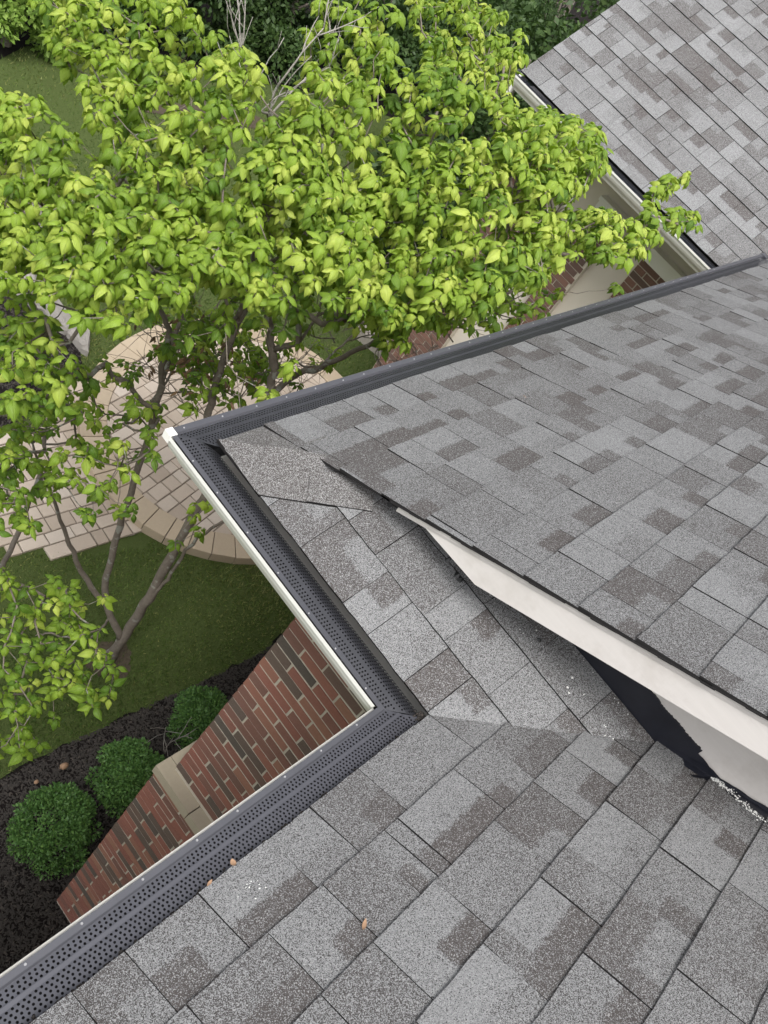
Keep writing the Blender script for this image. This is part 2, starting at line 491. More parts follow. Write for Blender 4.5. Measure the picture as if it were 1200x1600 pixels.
def paver_mb(mb, P, z, tone, depth):
    if poly_area(P) < 0: P = P[::-1]
    n = len(P); c = np.mean(P, 0); b = .006
    ins = [(c[0] + (x - c[0]) * (1 - b / (math.hypot(x - c[0], y - c[1]) + .01)), c[1] + (y - c[1]) * (1 - b / (math.hypot(x - c[0], y - c[1]) + .01))) for x, y in P]
    V = [(x, y, z) for x, y in ins] + [(x, y, z - .005) for x, y in P] + [(x, y, z - depth) for x, y in P]
    F = [tuple(range(n))]
    for i in range(n):
        j = (i + 1) % n
        F += [(i, n + i, n + j, j), (n + i, 2 * n + i, 2 * n + j, n + j)]
    mb.add(V, F, 0, (tone, 0, 0, 0))


cent = np.array([[*np.mean(p[0], 0), p[1]] for p in pv]); vis = seen(cent, 10)
depthv = project(cent)[:, 2]
order = np.argsort(np.where(vis, depthv, 1e3 + depthv)); rank = np.empty(len(pv), int); rank[order] = np.arange(len(pv))
rest = {}
cnt = {}
for i, (P, z, base, nm) in enumerate(pv):
    tone = float(RNG.beta(2, 2)); mt = M_PAVER if nm == 'paver' else M_CURB
    dp = .03 if base is path_base else .05 if nm == 'paver' else .12
    if vis[i] and cnt.get((base, nm), 0) < 280:
        cnt[(base, nm)] = cnt.get((base, nm), 0) + 1
        mb = MB(); paver_mb(mb, P, z, tone, dp); mb.build(nm, mt, base)
    else:
        paver_mb(rest.setdefault((base, nm), MB()), P, z, tone, dp)
for (base, nm), mb in rest.items():
    tag(mb.build('paving' if nm == 'paver' else 'edging', M_PAVER if nm == 'paver' else M_CURB, base), kind='stuff')

# ================================================================ HOUSE
house = thing('house', (2.5, -2.5, ZG), 'near part of the brick house with grey shingle slopes, dark gutter guards and a gable', 'house')
wing = thing('house_wing', (6.5, 1.0, ZG), 'far wing of the brick house with a steep grey roof and white gutter', 'house wing')


class Slope:
    def __init__(s, O, U, V):
        s.O, s.U, s.V = np.array(O, float), np.array(U, float), np.array(V, float)
        n = np.cross(s.U, s.V); s.flip = n[2] < 0; s.N = -n if s.flip else n
    def p(s, u, v, w=0.): return s.O + s.U * u + s.V * v + s.N * w


R1 = Slope((0, -G, H), (1, 0, 0), (0, -C1, S1))
R2 = Slope((0, L - G, H), (1, 0, 0), (0, -C1, S1))
R3 = Slope((G, 0, H), (0, 1, 0), (C3, 0, S3))
GD = .062                                   # visible guard width on the wing
R4 = Slope((XD + GD, 0, ZE + H), (0, 1, 0), (C4, 0, S4))

shingles = []        # (slope, poly, u0, v0, thickness, tone, patch, group)


def rows(sl, u0, u1, n, clips, joints=None, wmin=.13, wmax=.33, v_start=0, t0=.0075):
    for r in range(v_start, n):
        v0 = r * EXP
        us = list((joints or {}).get(r, []))
        lo, hi = (min(us), max(us)) if us else (u0 + RNG.uniform(0, .2), None)
        if not us: us = [lo]; hi = lo
        while min(us) > u0: us.insert(0, min(us) - RNG.uniform(wmin, wmax))
        us.sort()
        while us[-1] < u1: us.append(us[-1] + RNG.uniform(wmin, wmax))
        us = sorted(us + [a + (b - a) * RNG.uniform(.38, .62) for a, b in zip(us[:-1], us[1:]) if b - a > .265])
        for a, b in zip(us[:-1], us[1:]):
            w = b - a; g = .0011
            tk = t0 + RNG.choice([0, .0035]) + RNG.uniform(0, .001)
            vb = v0 + EXP + .035
            P = [(a + g, v0)]
            for k in (1, 2, 3): P.append((a + w * k / 4, v0 + RNG.uniform(-.0018, .0018)))
            P.append((b - g, v0)); P.append((b - g + RNG.uniform(-.0015, .0015), v0 + EXP * .5)); P.append((b - g, vb)); P.append((a + g, vb)); P.append((a + g + RNG.uniform(-.0015, .0015), v0 + EXP * .5))
            for c in clips:
                P = clip_poly(P, *c)
                if len(P) < 3: break
            if len(P) < 3 or abs(poly_area(P)) < 4e-4: continue
            tone = float(RNG.choice([.80, .64, .50, .36, .24], p=[.34, .24, .20, .14, .08] if sl in (R2, R4) else [.26, .30, .28, .13, .03])) + RNG.uniform(-.04, .04)
            pt = float(RNG.choice([.20, .28, .66])) if tone > .4 else float(RNG.choice([.66, .6]))
            if RNG.random() < .8:
                side = RNG.random()
                f = RNG.uniform(.35, .75)
                pu0, pu1 = (-.1, w * f) if side < .3 else (w * (1 - f), w + .1) if side < .65 else (-.1, w + .1)
                pv0 = EXP * RNG.uniform(.42, .68)
            else: pu0, pu1, pv0, pt = 9, 9, 9, .2
            shingles.append((sl, P, a, v0, tk, (tone, pu0, pu1, pv0), pt))


def add_shingle(mb, sl, P, u0, v0, tk, ta, pt, reach=EXP + .035):
    if (poly_area(P) < 0) != sl.flip: P = P[::-1]
    n = len(P)
    V = [sl.p(u, v, .0015 + tk * max(0., 1 - (v - v0) / reach)) for u, v in P] + [sl.p(u, v, -.004) for u, v in P]
    F = [tuple(range(n))] + [(i, n + i, n + (i + 1) % n, (i + 1) % n) for i in range(n)]
    uv = [(u - u0, v - v0) for u, v in P] * 2
    mb['V'] += V; k = mb.setdefault('k', 0)
    mb['F'] += [tuple(i + k for i in f) for f in F]; mb['I'] += [0] + [1] * n; mb['UV'] += uv
    mb['ta'] += [ta] * (2 * n); mb['tb'] += [(pt, 0, 0, 0)] * (2 * n); mb['k'] = k + 2 * n


def new_smb(): return dict(V=[], F=[], I=[], UV=[], ta=[], tb=[])


def build_smb(name, mb, mats, parent):
    return mesh(name, mb['V'], mb['F'], mats, parent, mi=mb['I'], uv=mb['UV'], attrs={'ta': np.array(mb['ta']), 'tb': np.array(mb['tb'])})


J1 = {0: [-1.046, -.924, -.734, -.527, -.203, .036, .105], 1: [-.688, -.364, -.297, -.246, .144], 2: [-.703, -.317, -.061, .127],
      3: [-.364, -.299, .013], 4: [-.214, .012, .393], 5: [-.09, .231]}
J3 = {0: [.516, .302, .182, -.099], 1: [.364, .129, .031, -.342], 2: [.045, -.163, -.387]}


def deck(name, sl, poly, w=-.008, mat=None, parent=None, label=None):
    o = mesh(name, [sl.p(u, v, w) for u, v in poly] + [sl.p(u, v, w - .03) for u, v in poly],
             [tuple(range(len(poly)))[::(-1 if sl.flip else 1)]] + [(i, i + len(poly), (i + 1) % len(poly) + len(poly), (i + 1) % len(poly)) for i in range(len(poly))], mat or M_DECK, parent)
    return tag(o, label)


VV = (2.9) / C1
kv = P1 * C1
deck1 = deck('roof_slope', R1, [(-4.5, .01), (G, .01), (.56, P3 * (.56 - G) / kv), (.56, 3.2), (-4.5, 3.2)], parent=house, label='near grey shingle slope above the dark perforated gutter guard')
deck2 = deck('roof_slope', R2, [(.475, .01), (XD + GD - ZE / P4, .01), (XD + GD + (kv * 3.2 - ZE) / P4, 3.2), (XR + .02, 3.2), (XR + .02, .62)], parent=house, label='wide grey shingle slope ending at the white rake board')
deck3 = deck('roof_slope', R3, [(-G, .01), (L - G, .01), (L - G - P3 * .36 / P1, .36 / C3), (L - G - P3 * .45 / P1, .45 / C3), (-G - P3 * .45 / P1, .45 / C3)], parent=house, label='small grey shingle slope between valley and hip, under the rake board')
deck4 = deck('roof_slope', R4, [(-1.8, (P1 * (L - G + 1.8) - ZE) / P4 / C4), (L - G, -ZE / P4 / C4), (L - G, .01), (YR - .01, .01), (YR - .01, 4.0), (-1.8, 4.0)], parent=wing)

rows(R1, -3.6, .6, 17, [(P3, -kv, P3 * G + .012), (1, 0, .548)], J1, .13, .25)
rows(R3, -.8, 1.1, 3, [(P1, P3 * C3, P1 * (L - G) - .017), (-P1, -P3 * C3, P1 * G), (0, C3, .546 - G)], J3)
rows(R2, .2, 6.6, 18, [(-1, 0, -XR), (-1, -C1 * .3205, -.315 - .3205 * (.43 - L + G)), (P4, -kv, P4 * (XD + GD) - ZE + .006)], None, .15, .36)
n_house = len(shingles)
rows(R4, -1.9, YR + .1, 20, [(1, 0, YR)], None, .13, .30)
DK = {id(R1): deck1, id(R2): deck2, id(R3): deck3, id(R4): deck4}

for lo, hi in ((0, n_house), (n_house, len(shingles))):
    S = shingles[lo:hi]
    sc = []
    for s in S:
        q = project([s[0].p(u, min(v, s[3] + EXP)) for u, v in s[1]])
        c = q[:, :2].mean(0); ok = -60 < c[0] < 1260 and -60 < c[1] < 1660 and q[:, 2].min() > .2
        sc.append(abs(poly_area([(a, b) for a, b in q[:, :2]])) if ok else 0)
    top = set(np.argsort(sc)[::-1][:298])
    left = {}
    for i, s in enumerate(S):
        dk = DK[id(s[0])]; mt = [M_SHW if s[0] is R4 else M_SH, M_EDGE]
        if i in top and sc[i] > 0:
            mb = new_smb(); add_shingle(mb, *s); build_smb('shingle', mb, mt, dk)
        else: add_shingle(left.setdefault(dk, new_smb()), *s)
    for dk, mb in left.items():
        tag(build_smb('shingle_field', mb, [M_SHW if dk is deck4 else M_SH, M_EDGE], dk), kind='stuff')

# hip caps: each piece folds over the hip between the small slope and the wide slope
hd2 = np.array([P1 / P3, -1.0])                       # hip direction in plan
hn = math.hypot(*hd2)
CAPS = [(-.02, .155), (.135, .30), (.285, .46)]
for k, (s0, s1) in enumerate(CAPS[::1]):
    mb = new_smb(); ww = .165
    for sl in (R3, R2):
        def hip(s):                                     # hip point at plan distance s
            x, y = G + hd2[0] / hn * s, L - G + hd2[1] / hn * s
            return ((y, (x - G) / C3) if sl is R3 else (x, (L - G - y) / C1))
        a, b = np.array(hip(s0)), np.array(hip(s1)); d = (b - a) / np.linalg.norm(b - a)
        nrm = np.array([-d[1], d[0]])
        if (sl is R3 and nrm[0] > 0) or (sl is R2 and nrm[0] < 0): nrm = -nrm
        b = a + d * (np.linalg.norm(b - a) + .02)
        W = ww if sl is R3 else .40
        if k == 2 and sl is R2: continue
        lo_ = nrm * (.055 if k == 2 else 0)
        P = [tuple(a + lo_), tuple(b + lo_), tuple(b + nrm * W), tuple(a + nrm * W)]
        P = clip_poly(P, 0, -1, .004)
        if sl is R2: P = clip_poly(P, 1, .3205 * C1, .317 + .3205 * (L - G - .43))
        if len(P) < 3: continue
        if (poly_area(P) < 0) != sl.flip: P = P[::-1]
        n = len(P)
        h0 = .012 + .003 * k
        def capv(u, v):
            q = np.array((u, v)) - a; hh = .0035 if sl is R2 else h0 + .004 * (1 - np.dot(q, d) / .2); f = max(0, 1 - abs(np.dot(q, nrm)) / .03)
            return sl.p(u, v, 0) + sl.N * hh * (1 - f) + np.array((0, 0, hh * 1.1)) * f
        V = [capv(u, v) for u, v in P] + [sl.p(u, v, 0) for u, v in P]
        kk = mb.get('k', 0)
        F = [tuple(range(n))] + [(i, n + i, n + (i + 1) % n, (i + 1) % n) for i in range(n)]
        mb['V'] += V; mb['F'] += [tuple(i + kk for i in f) for f in F]; mb['I'] += [0] + [1] * n
        mb['UV'] += [(0, 0)] * (2 * n); mb['ta'] += [(.42, 9, 9, 9)] * (2 * n); mb['tb'] += [(.2, 0, 0, 0)] * (2 * n); mb['k'] = kk + 2 * n
    build_smb('hip_cap', mb, [M_CAP, M_EDGE], deck3)

# ---------------------------------------------------------------- gable: rake board, wall, flashing
RZ = lambda y: H + P1 * (L - G - y)                    # wide slope height at y
BX = XR + .012
ys = [.40, .36, .10, -3.0]
TH = .004
prof = [(.43, RZ(.43) - TH), (-3.0, RZ(-3.0) - TH), (-3.0, RZ(-3.0) - .128), (.095, RZ(.095) - .128), (.355, .288)]
V = [(BX, y, z) for y, z in prof] + [(BX + .022, y, z) for y, z in prof]
n = len(prof)
rake = mesh('rake_board', V, [tuple(range(n)), tuple(range(2 * n - 1, n - 1, -1))] + [(i, n + i, n + (i + 1) % n, (i + 1) % n) for i in range(n)], M_RAKE, house)
# narrow shingle-mould strip along the top of the board
mb = MB()
V = [(BX - .005, .42, RZ(.42) - .005), (BX - .005, -3, RZ(-3) - .005), (BX - .004, -3, RZ(-3) - .022), (BX - .004, .42, RZ(.42) - .022),
     (BX - .0005, .42, RZ(.42) - .005), (BX - .0005, -3, RZ(-3) - .005), (BX - .0005, -3, RZ(-3) - .034), (BX - .0005, .42, RZ(.42) - .034)]
mb.add(V, [(0, 1, 2, 3), (0, 4, 5, 1), (3, 2, 6, 7), (0, 3, 7, 4), (1, 5, 6, 2)])
mb.build('rake_moulding', M_RAKE, rake)
# drip strip of bare asphalt and felt under the rake shingles
mb = MB()
yy = np.arange(.45, -3.0, -.035)
for a, b in zip(yy[:-1], yy[1:]):
    w = RNG.uniform(.0, .006); d = RNG.uniform(.004, .007)
    mb.box((XR - w, b, 0), (BX + .02, a, .004), ax=lambda v: (v[0], v[1], v[2] + RZ(v[1]) - d))
mb.build('rake_felt', M_EDGE, house)
# soffit between board and gable wall
mb = MB()
mb.add([(BX + .02, .02, RZ(.02) - .115), (XW, .02, RZ(.02) - .115), (XW, -3, RZ(-3) - .115), (BX + .02, -3, RZ(-3) - .115)], [(0, 1, 2, 3)])
mb.build('rake_soffit', M_SOFFIT, house)
GXW = .552
zr3 = H + P3 * (GXW - G)
gw = [(.45, zr3 - .08), (.45, RZ(.45) - .03), (-3.0, RZ(-3) - .03), (-3.0, zr3 - .2)]
mb = MB()
mb.add([(GXW, y, z) for y, z in gw], [(0, 1, 2, 3)])
gwall = mb.build('gable_wall', M_RAKE, house)
# black flashing: upstand with a ragged painted-over top, and a leg on the shingles
yy = np.linspace(.14, -.66, 170); mb = MB(); V = []; F = []
for i, y in enumerate(yy):
    top = zr3 + .106 + .0015 * math.sin(i * .31) + RNG.uniform(-.0026, .0026) + .03 * max(0, .1 - y) * 0
    V += [(GXW - .006, y, zr3 - .012), (GXW - .005, y, top), (GXW + .001, y, top + .001)]
for i in range(len(yy) - 1):
    a = 3 * i; F += [(a, a + 3, a + 4, a + 1), (a + 1, a + 4, a + 5, a + 2)]
mb.add(V, F)
mb.build('flashing', M_FLASH, gwall)
# folded black flashing piece at the valley foot
z1 = lambda y: H + P1 * (-G - y)
zz = lambda x: H + P3 * (x - G) + .011
mb = MB()
mb.add([(.515, -.62, zz(.515) + .004), (.5445, -.60, zz(.5445) + .004), (.5445, -.60, zz(.5445) + .02), (.5445, -.70, z1(-.70) + .03), (.5445, -.75, z1(-.75) + .012), (.50, -.70, z1(-.70) + .012)], [(0, 5, 4, 1), (1, 4, 3, 2)])
mb.build('flashing', M_FLASH, gwall)

mb = MB(); yy = np.linspace(-.62, -1.9, 90); V = []; F = []
for i, y in enumerate(yy):
    V += [(GXW - .03, y, z1(y) + .008), (GXW - .006, y, z1(y) + .009), (GXW - .004, y, z1(y) + .020 + RNG.uniform(-.0025, .0025) + .054 * max(0, 1 - i / 9.))]
for i in range(len(yy) - 1):
    a = 3 * i; F += [(a, a + 3, a + 4, a + 1), (a + 1, a + 4, a + 5, a + 2)]
mb.add(V, F); mb.build('flashing', M_FLASH, gwall)
# tar dabs on the small slope
for x, y, s in ((.389, .47, .010), (.42, .222, .011), (.412, .165, .013), (.408, .15, .009), (.472, -.139, .013)):
    V = []; F = []
    z = H + P3 * (x - G) + .012
    for k in range(9):
        a = 2 * math.pi * k / 9; r = s * RNG.uniform(.65, 1.2)
        V.append((x + r * math.cos(a), y + r * math.sin(a), z + P3 * r * math.cos(a) - .006))
    V.append((x, y, z + .006)); F = [(k, (k + 1) % 9, 9) for k in range(9)]
    mesh('sealant_dab', V, F, M_TAR, deck3)


# ---------------------------------------------------------------- gutters and guards
def frame_A(s, v, z): return (s, -v, z)                # s = x along the gutter, v = in from the lip
def frame_B(s, v, z): return (v, s, z)
def frame_C(s, v, z): return (s, L - v, z)
def frame_D(s, v, z): return (XD + v, s, z + ZE)


GUT = {'A': (frame_A, lambda v: -3.6, lambda v: v, house), 'B': (frame_B, lambda v: -v, lambda v: L - v, house),
       'C': (frame_C, lambda v: v, lambda v: 5.5, house), 'D': (frame_D, lambda v: .2, lambda v: YR + .06, wing)}
GLAB = {'A': 'front gutter', 'B': 'short gutter'}


def guard_z(v, key='A'):
    if key == 'B' and v > .0235: return -.005 + .013 * math.sin(min(1., (v - .0235) / .062) * math.pi / 2) - .019 * max(0., (v - .066) / .045) ** 1.5
    if v < .017: return 0.001
    if v < .0215: return .001 - .006 * (v - .017) / .0045
    z = -.005 + .016 * (v - .0215) / .1
    z += .0025 * math.exp(-((v - .052) / .0035) ** 2) - .0015 * math.exp(-((v - .0585) / .0025) ** 2)
    return z


for key, (fr, s0, s1, par) in GUT.items():
    # white body
    prof = [(-.004, .0005), (-.0045, -.016), (.004, -.021), (.007, -.03), (.010, -.048), (.019, -.068), (.033, -.084), (.043, -.094), (.049, -.112), (.128, -.112), (.128, -.035)]
    V = []; F = []
    for v, z in prof: V += [fr(s0(v), v, z), fr(s1(v), v, z)]
    for i in range(len(prof) - 1): F.append((2 * i, 2 * i + 1, 2 * i + 3, 2 * i + 2))
    for v, z in ((.0005, .0), (.002, -.018), (.012, -.055), (.05, -.12)):     # thin dark lining inside
        pass
    body = mesh('gutter', V, F, M_GWHITE, par)
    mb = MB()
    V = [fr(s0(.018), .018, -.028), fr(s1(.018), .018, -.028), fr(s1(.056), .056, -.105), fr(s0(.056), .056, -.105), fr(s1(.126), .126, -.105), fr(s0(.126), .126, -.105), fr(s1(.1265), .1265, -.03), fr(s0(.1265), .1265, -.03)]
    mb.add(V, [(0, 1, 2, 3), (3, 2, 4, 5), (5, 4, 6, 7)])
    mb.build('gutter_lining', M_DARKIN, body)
    # solid lip of the guard
    vl = [{'A': .0028, 'B': .0012}.get(key, -.0035), .0165, .0175, .0215, .0235]
    V = []; F = []
    for v in vl: V += [fr(s0(max(v, 0)), v, guard_z(v, key)), fr(s1(max(v, 0)), v, guard_z(v, key))]
    for i in range(len(vl) - 1): F.append((2 * i, 2 * i + 1, 2 * i + 3, 2 * i + 2))
    mesh('guard_lip', V, F, M_FLASH if key == 'D' else M_LIP, body)  # wing lip is near-black too, with its shade put into the colour
    # perforated sheet: every hole is cut out of its own cell
    pitch, rowh, hr = .0122, .0086, .0030
    nr = int((.135 - .0235) / rowh)
    V = []; F = []
    oct_ = [(math.cos(math.pi / 4 * k + math.pi / 8), math.sin(math.pi / 4 * k + math.pi / 8)) for k in range(8)]
    far = key in 'CD'
    for r in range(nr):
        va = .0235 + r * rowh; vb = va + rowh; vm = (va + vb) / 2
        a, b = max(s0(va), s0(vb)), min(s1(va), s1(vb))
        nc = int((b - a) / pitch)
        off = (b - a - nc * pitch) / 2 + (pitch / 2 if r % 2 else 0)
        if r % 2: nc -= 1
        # end fillers
        for (e0, e1, e2, e3) in ((s0(va), a + off, a + off, s0(vb)), (a + off + nc * pitch, s1(va), s1(vb), a + off + nc * pitch)):
            k = len(V); V += [fr(e0, va, guard_z(va, key)), fr(e1, va, guard_z(va, key)), fr(e2, vb, guard_z(vb, key)), fr(e3, vb, guard_z(vb, key))]; F.append((k, k + 1, k + 2, k + 3))
        skip_holes = (abs(vm - .0565) < .003)
        for c in range(nc):
            x0 = a + off + c * pitch; x1 = x0 + pitch; xm = (x0 + x1) / 2
            if skip_holes:
                k = len(V); V += [fr(x0, va, guard_z(va, key)), fr(x1, va, guard_z(va, key)), fr(x1, vb, guard_z(vb, key)), fr(x0, vb, guard_z(vb, key))]; F.append((k, k + 1, k + 2, k + 3)); continue
            ring = [(x1, vm + rowh * .2), (xm + pitch * .2, vb), (xm - pitch * .2, vb), (x0, vm + rowh * .2), (x0, vm - rowh * .2), (xm - pitch * .2, va), (xm + pitch * .2, va), (x1, vm - rowh * .2)]
            corner = [(x1, vb), (x0, vb), (x0, va), (x1, va)]
            k = len(V)
            V += [fr(x, v, guard_z(v, key)) for x, v in ring] + [fr(xm + hr * ox, vm + hr * oy, guard_z(vm + hr * oy, key)) for ox, oy in oct_] + [fr(x, v, guard_z(v, key)) for x, v in corner]
            for i in range(8): F.append((k + i, k + (i + 1) % 8, k + 8 + (i + 1) % 8, k + 8 + i))
            F += [(k + 16, k + 1, k + 0), (k + 17, k + 3, k + 2), (k + 18, k + 5, k + 4), (k + 19, k + 7, k + 6)]
    mesh('gutter_guard', V, F, M_FLASH if key == 'D' else M_GUARD if key == 'A' else M_GUARD2, body)  # near-black on the wing: deep shade over the guard painted as its colour
    # screws
    s = s0(0) + .06
    if key == 'A': s = -1.75
    while s < min(s1(0) - .03, 4.6):
        mb = MB(); cv = .0085
        ring = [(math.cos(2 * math.pi * k / 8), math.sin(2 * math.pi * k / 8)) for k in range(8)]
        V = [fr(s + .0032 * a, cv + .0032 * b, .001) for a, b in ring] + [fr(s + .0022 * a, cv + .0022 * b, .003) for a, b in ring]
        mb.add(V, [tuple(range(8, 16))] + [(i, (i + 1) % 8, 8 + (i + 1) % 8, 8 + i) for i in range(8)])
        mb.build('screw', M_SCREW, body)
        s += RNG.uniform(.11, .16)
    # soffit and fascia
    ov = .60 if key != 'D' else .62
    V = [fr(s0(.127) , .130, -.132), fr(s1(.127), .130, -.132), fr(s1(.127), ov, -.135), fr(s0(.127), ov, -.135), fr(s0(.127), .130, -.045), fr(s1(.127), .130, -.045)]
    mesh('soffit', V, [(0, 1, 2, 3), (0, 4, 5, 1)], M_SOFFIT, par)

# white end cap at the outer corner of gutters
mb = MB(); mb.box((-.006, L - .026, -.03), (.022, L + .005, .0035)); mb.build('gutter_corner', M_GWHITE, house)
mb = MB(); mb.box((XD - .004, YR + .055, ZE - .12), (XD + .126, YR + .062, ZE + .002)); mb.build('gutter_end_cap', M_GWHITE, wing)

# ---------------------------------------------------------------- brick walls
CR = .0643; BL = .232
wall = MB()
wall.add([(XW, YW, -2.36), (XW, -1.2, -2.36), (XW, -1.2, -.13), (XW, YW, -.13)], [(0, 1, 2, 3)])
wall.add([(XW, YW, -2.36), (XW, YW, -.13), (5.2, YW, -.13), (5.2, YW, -2.36)], [(0, 1, 2, 3)])
XL, YL = XW - .055, YW + .055
wall.add([(XL, YL, ZG - .05), (XL, -1.2, ZG - .05), (XL, -1.2, -2.42), (XL, YL, -2.42)], [(0, 1, 2, 3)])
wall.add([(XL, YL, ZG - .05), (XL, YL, -2.42), (5.2, YL, -2.42), (5.2, YL, ZG - .05)], [(0, 1, 2, 3)])
wall.add([(XL, -1.2, ZG), (-6, -1.2, ZG), (-6, -1.2, -.13), (XL, -1.2, -.13)], [(0, 1, 2, 3)])
bwall = wall.build('brick_wall', M_MORTAR, house)


def brick_mb(mb, ax, tone):
    """ax maps (along, out, up) to the world; a slightly uneven, pillowed brick"""
    return ax


def lay(parent, x_face, y_face, ztop, zbot, indiv_x=True, mat=M_BRICK, stuff=None):
    k = 0; z = ztop - CR + .011
    while z > zbot:
        zt = z + CR - .0122
        y = y_face if k % 2 == 0 else y_face - BL * .44
        first = True
        edges = [y_face]
        if k % 2: edges.append(y_face - .112)
        while edges[-1] > -.62: edges.append(edges[-1] - BL + RNG.uniform(-.01, .01))
        for a, b in zip(edges[:-1], edges[1:]):
            lo = (x_face - .0030 - RNG.uniform(0, .0022), b + .0058, z); hi = (x_face + .03, a - (.0 if a == y_face else .0058), zt)
            if a == y_face: hi = (hi[0], y_face + .006, hi[2])
            mb = MB(); tone = float(np.clip(RNG.choice([.05, .2, .3, .5, .68, .8, .95], p=[.05, .09, .10, .18, .25, .21, .12]) + RNG.uniform(-.06, .06), 0, 1))
            mb.box(lo, hi, 0, .0017, (tone, 0, 0, 0))
            c = np.array([[lo[0], (a + b) / 2, (z + zt) / 2]])
            if a > -.45 and seen(c, 5)[0] is not None and in_frame_wall(c): mb.build('brick', mat, parent)
            else:
                stuff.box(lo, hi, 0, .002, (tone, 0, 0, 0))
        # bricks of the return face round the corner
        xx = x_face + (.105 if k % 2 == 0 else .225)
        while xx < 5.0:
            x2 = xx + BL - .011
            stuff.box((xx, y_face - .03, z), (x2, y_face + .007, zt), 0, .002, (float(RNG.beta(2, 2)), 0, 0, 0))
            xx += BL
        z -= CR; k += 1


def in_frame_wall(c):
    q = project(c)[0]
    # seen past the front gutter: on the upper left of the gutter line
    return -20 < q[0] < 640 and q[1] < 1528 - .717 * q[0] + 30 and q[1] < 1500


st = MB()
lay(bwall, XW, YW, -.145, -2.36, stuff=st)
lay(bwall, XL, YL, -2.43, ZG, stuff=st)
tag(st.build('brickwork', M_BRICK, bwall), kind='stuff')
# limestone sill course between upper and lower brickwork
yc = [YW + .072, .30, -.35, -1.2]
for a, b in zip(yc[:-1], yc[1:]):
    mb = MB(); mb.box((XW - .075, b + .003, -2.425), (XW + .02, a, -2.352), 0, .0025, (float(RNG.random()), 0, 0, 0)); mb.build('stone_sill', M_LIME, bwall)
mb = MB(); mb.box((XW + .021, YW - .02, -2.425), (5.0, YW + .072, -2.352), 0, .001, (.5, 0, 0, 0)); mb.build('stone_sill', M_LIME, bwall)

# wing walls: brick piers under a white frieze, with smooth beige bays between
WX = XD + .625
mb = MB()
mb.add([(WX + .07, -1, ZG), (WX + .07, YR - .1, ZG), (WX + .07, YR - .1, ZE - .12), (WX + .07, -1, ZE - .12)], [(0, 1, 2, 3)])
mb.add([(WX + .07, YR - .1, ZG), (12, YR - .1, ZG), (12, YR - .1, 3.0), (WX + .07, YR - .1, ZE - .12)], [(0, 1, 2, 3)])
stucco = mb.build('stucco_wall', M_STUCCO, wing)
WBR = MB()
for ya, yb in ((2.897, 3.44), (2.216, 2.476), (-.2, 1.863)):
    mb = MB(); mb.box((WX, ya, ZG), (WX + .08, yb, -.73)); pier = mb.build('brick_pier', M_MORTAR, wing)
    mb = MB()
    mb.box((WX - .03, ya - .02, -.81), (WX + .06, yb + .02, -.68)); mb.box((WX - .05, ya - .03, -.715), (WX + .06, yb + .03, -.675))
    mb.build('pier_frieze', M_GWHITE, pier)
    z = -.82; k = 0
    while z > ZG:
        y = yb
        e = [yb] + ([yb - .112] if k % 2 else [])
        while e[-1] > ya + .03: e.append(max(ya, e[-1] - BL + RNG.uniform(-.006, .006)))
        for a, b in zip(e[:-1], e[1:]):
            if a - b < .03: continue
            lo = (WX - .007, b + .006, z - CR + .011); hi = (WX + .03, a - .006, z)
            if z > -2.4 and b > 1.0: m2 = MB(); m2.box(lo, hi, 0, .0015, (float(RNG.random()), 0, 0, 0)); m2.build('brick', M_BRICKW, pier)
            else: WBR.box(lo, hi, 0, .001, (float(RNG.random()), 0, 0, 0))
        z -= CR; k += 1
tag(WBR.build('brickwork', M_BRICKW, wing), kind='stuff')
mb = MB(); mb.box((WX - .01, -1, ZG), (WX + .3, 3.42, ZG + .25)); mb.build('wall_base', M_STUCCO, wing)
# wing rake trim and cap
RZ4 = lambda x: ZE + H + P4 * (x - XD - GD)
mb = MB(); mb.box((XD + .02, YR - .03, -.16), (10, YR - .005, -.016), ax=lambda v: (v[0], v[1], v[2] + RZ4(v[0]))); mb.build('rake_board', M_GWHITE, wing)
# small metal end of the long gutter
mb = MB(); mb.box((5.50, L - .045, -.02), (5.56, L + .004, .006)); mb.build('gutter_end_cap', M_LIP, house)

# ---------------------------------------------------------------- small things on the roofs
def curled_leaf(name, loc, ln, wd, ang, nrm, curl=1.2):
    V = []; F = []
    for i in range(6):
        t = i / 5; w = wd * math.sin(math.pi * (.08 + .88 * t)) ; a = (t - .5) * curl
        for j in (-1, 0, 1): V.append((math.sin(a) * ln / curl, j * w / 2, (1 - math.cos(a)) * ln / curl * 1.2 + abs(j) * w * .25))
    for i in range(5):
        for j in range(2): F.append((i * 3 + j, i * 3 + j + 1, i * 3 + j + 4, i * 3 + j + 3))
    V = np.array(V); c, s = math.cos(ang), math.sin(ang)
    Rz = np.array([[c, -s, 0], [s, c, 0], [0, 0, 1]])
    n = np.array(nrm) / np.linalg.norm(nrm); x = np.cross([0, 1, 0], n); x /= np.linalg.norm(x); y = np.cross(n, x)
    V = (V @ Rz.T) @ np.array([x, y, n]) + np.array(loc)
    o = mesh(name, V, F, M_DEADLEAF, smooth=True); return o


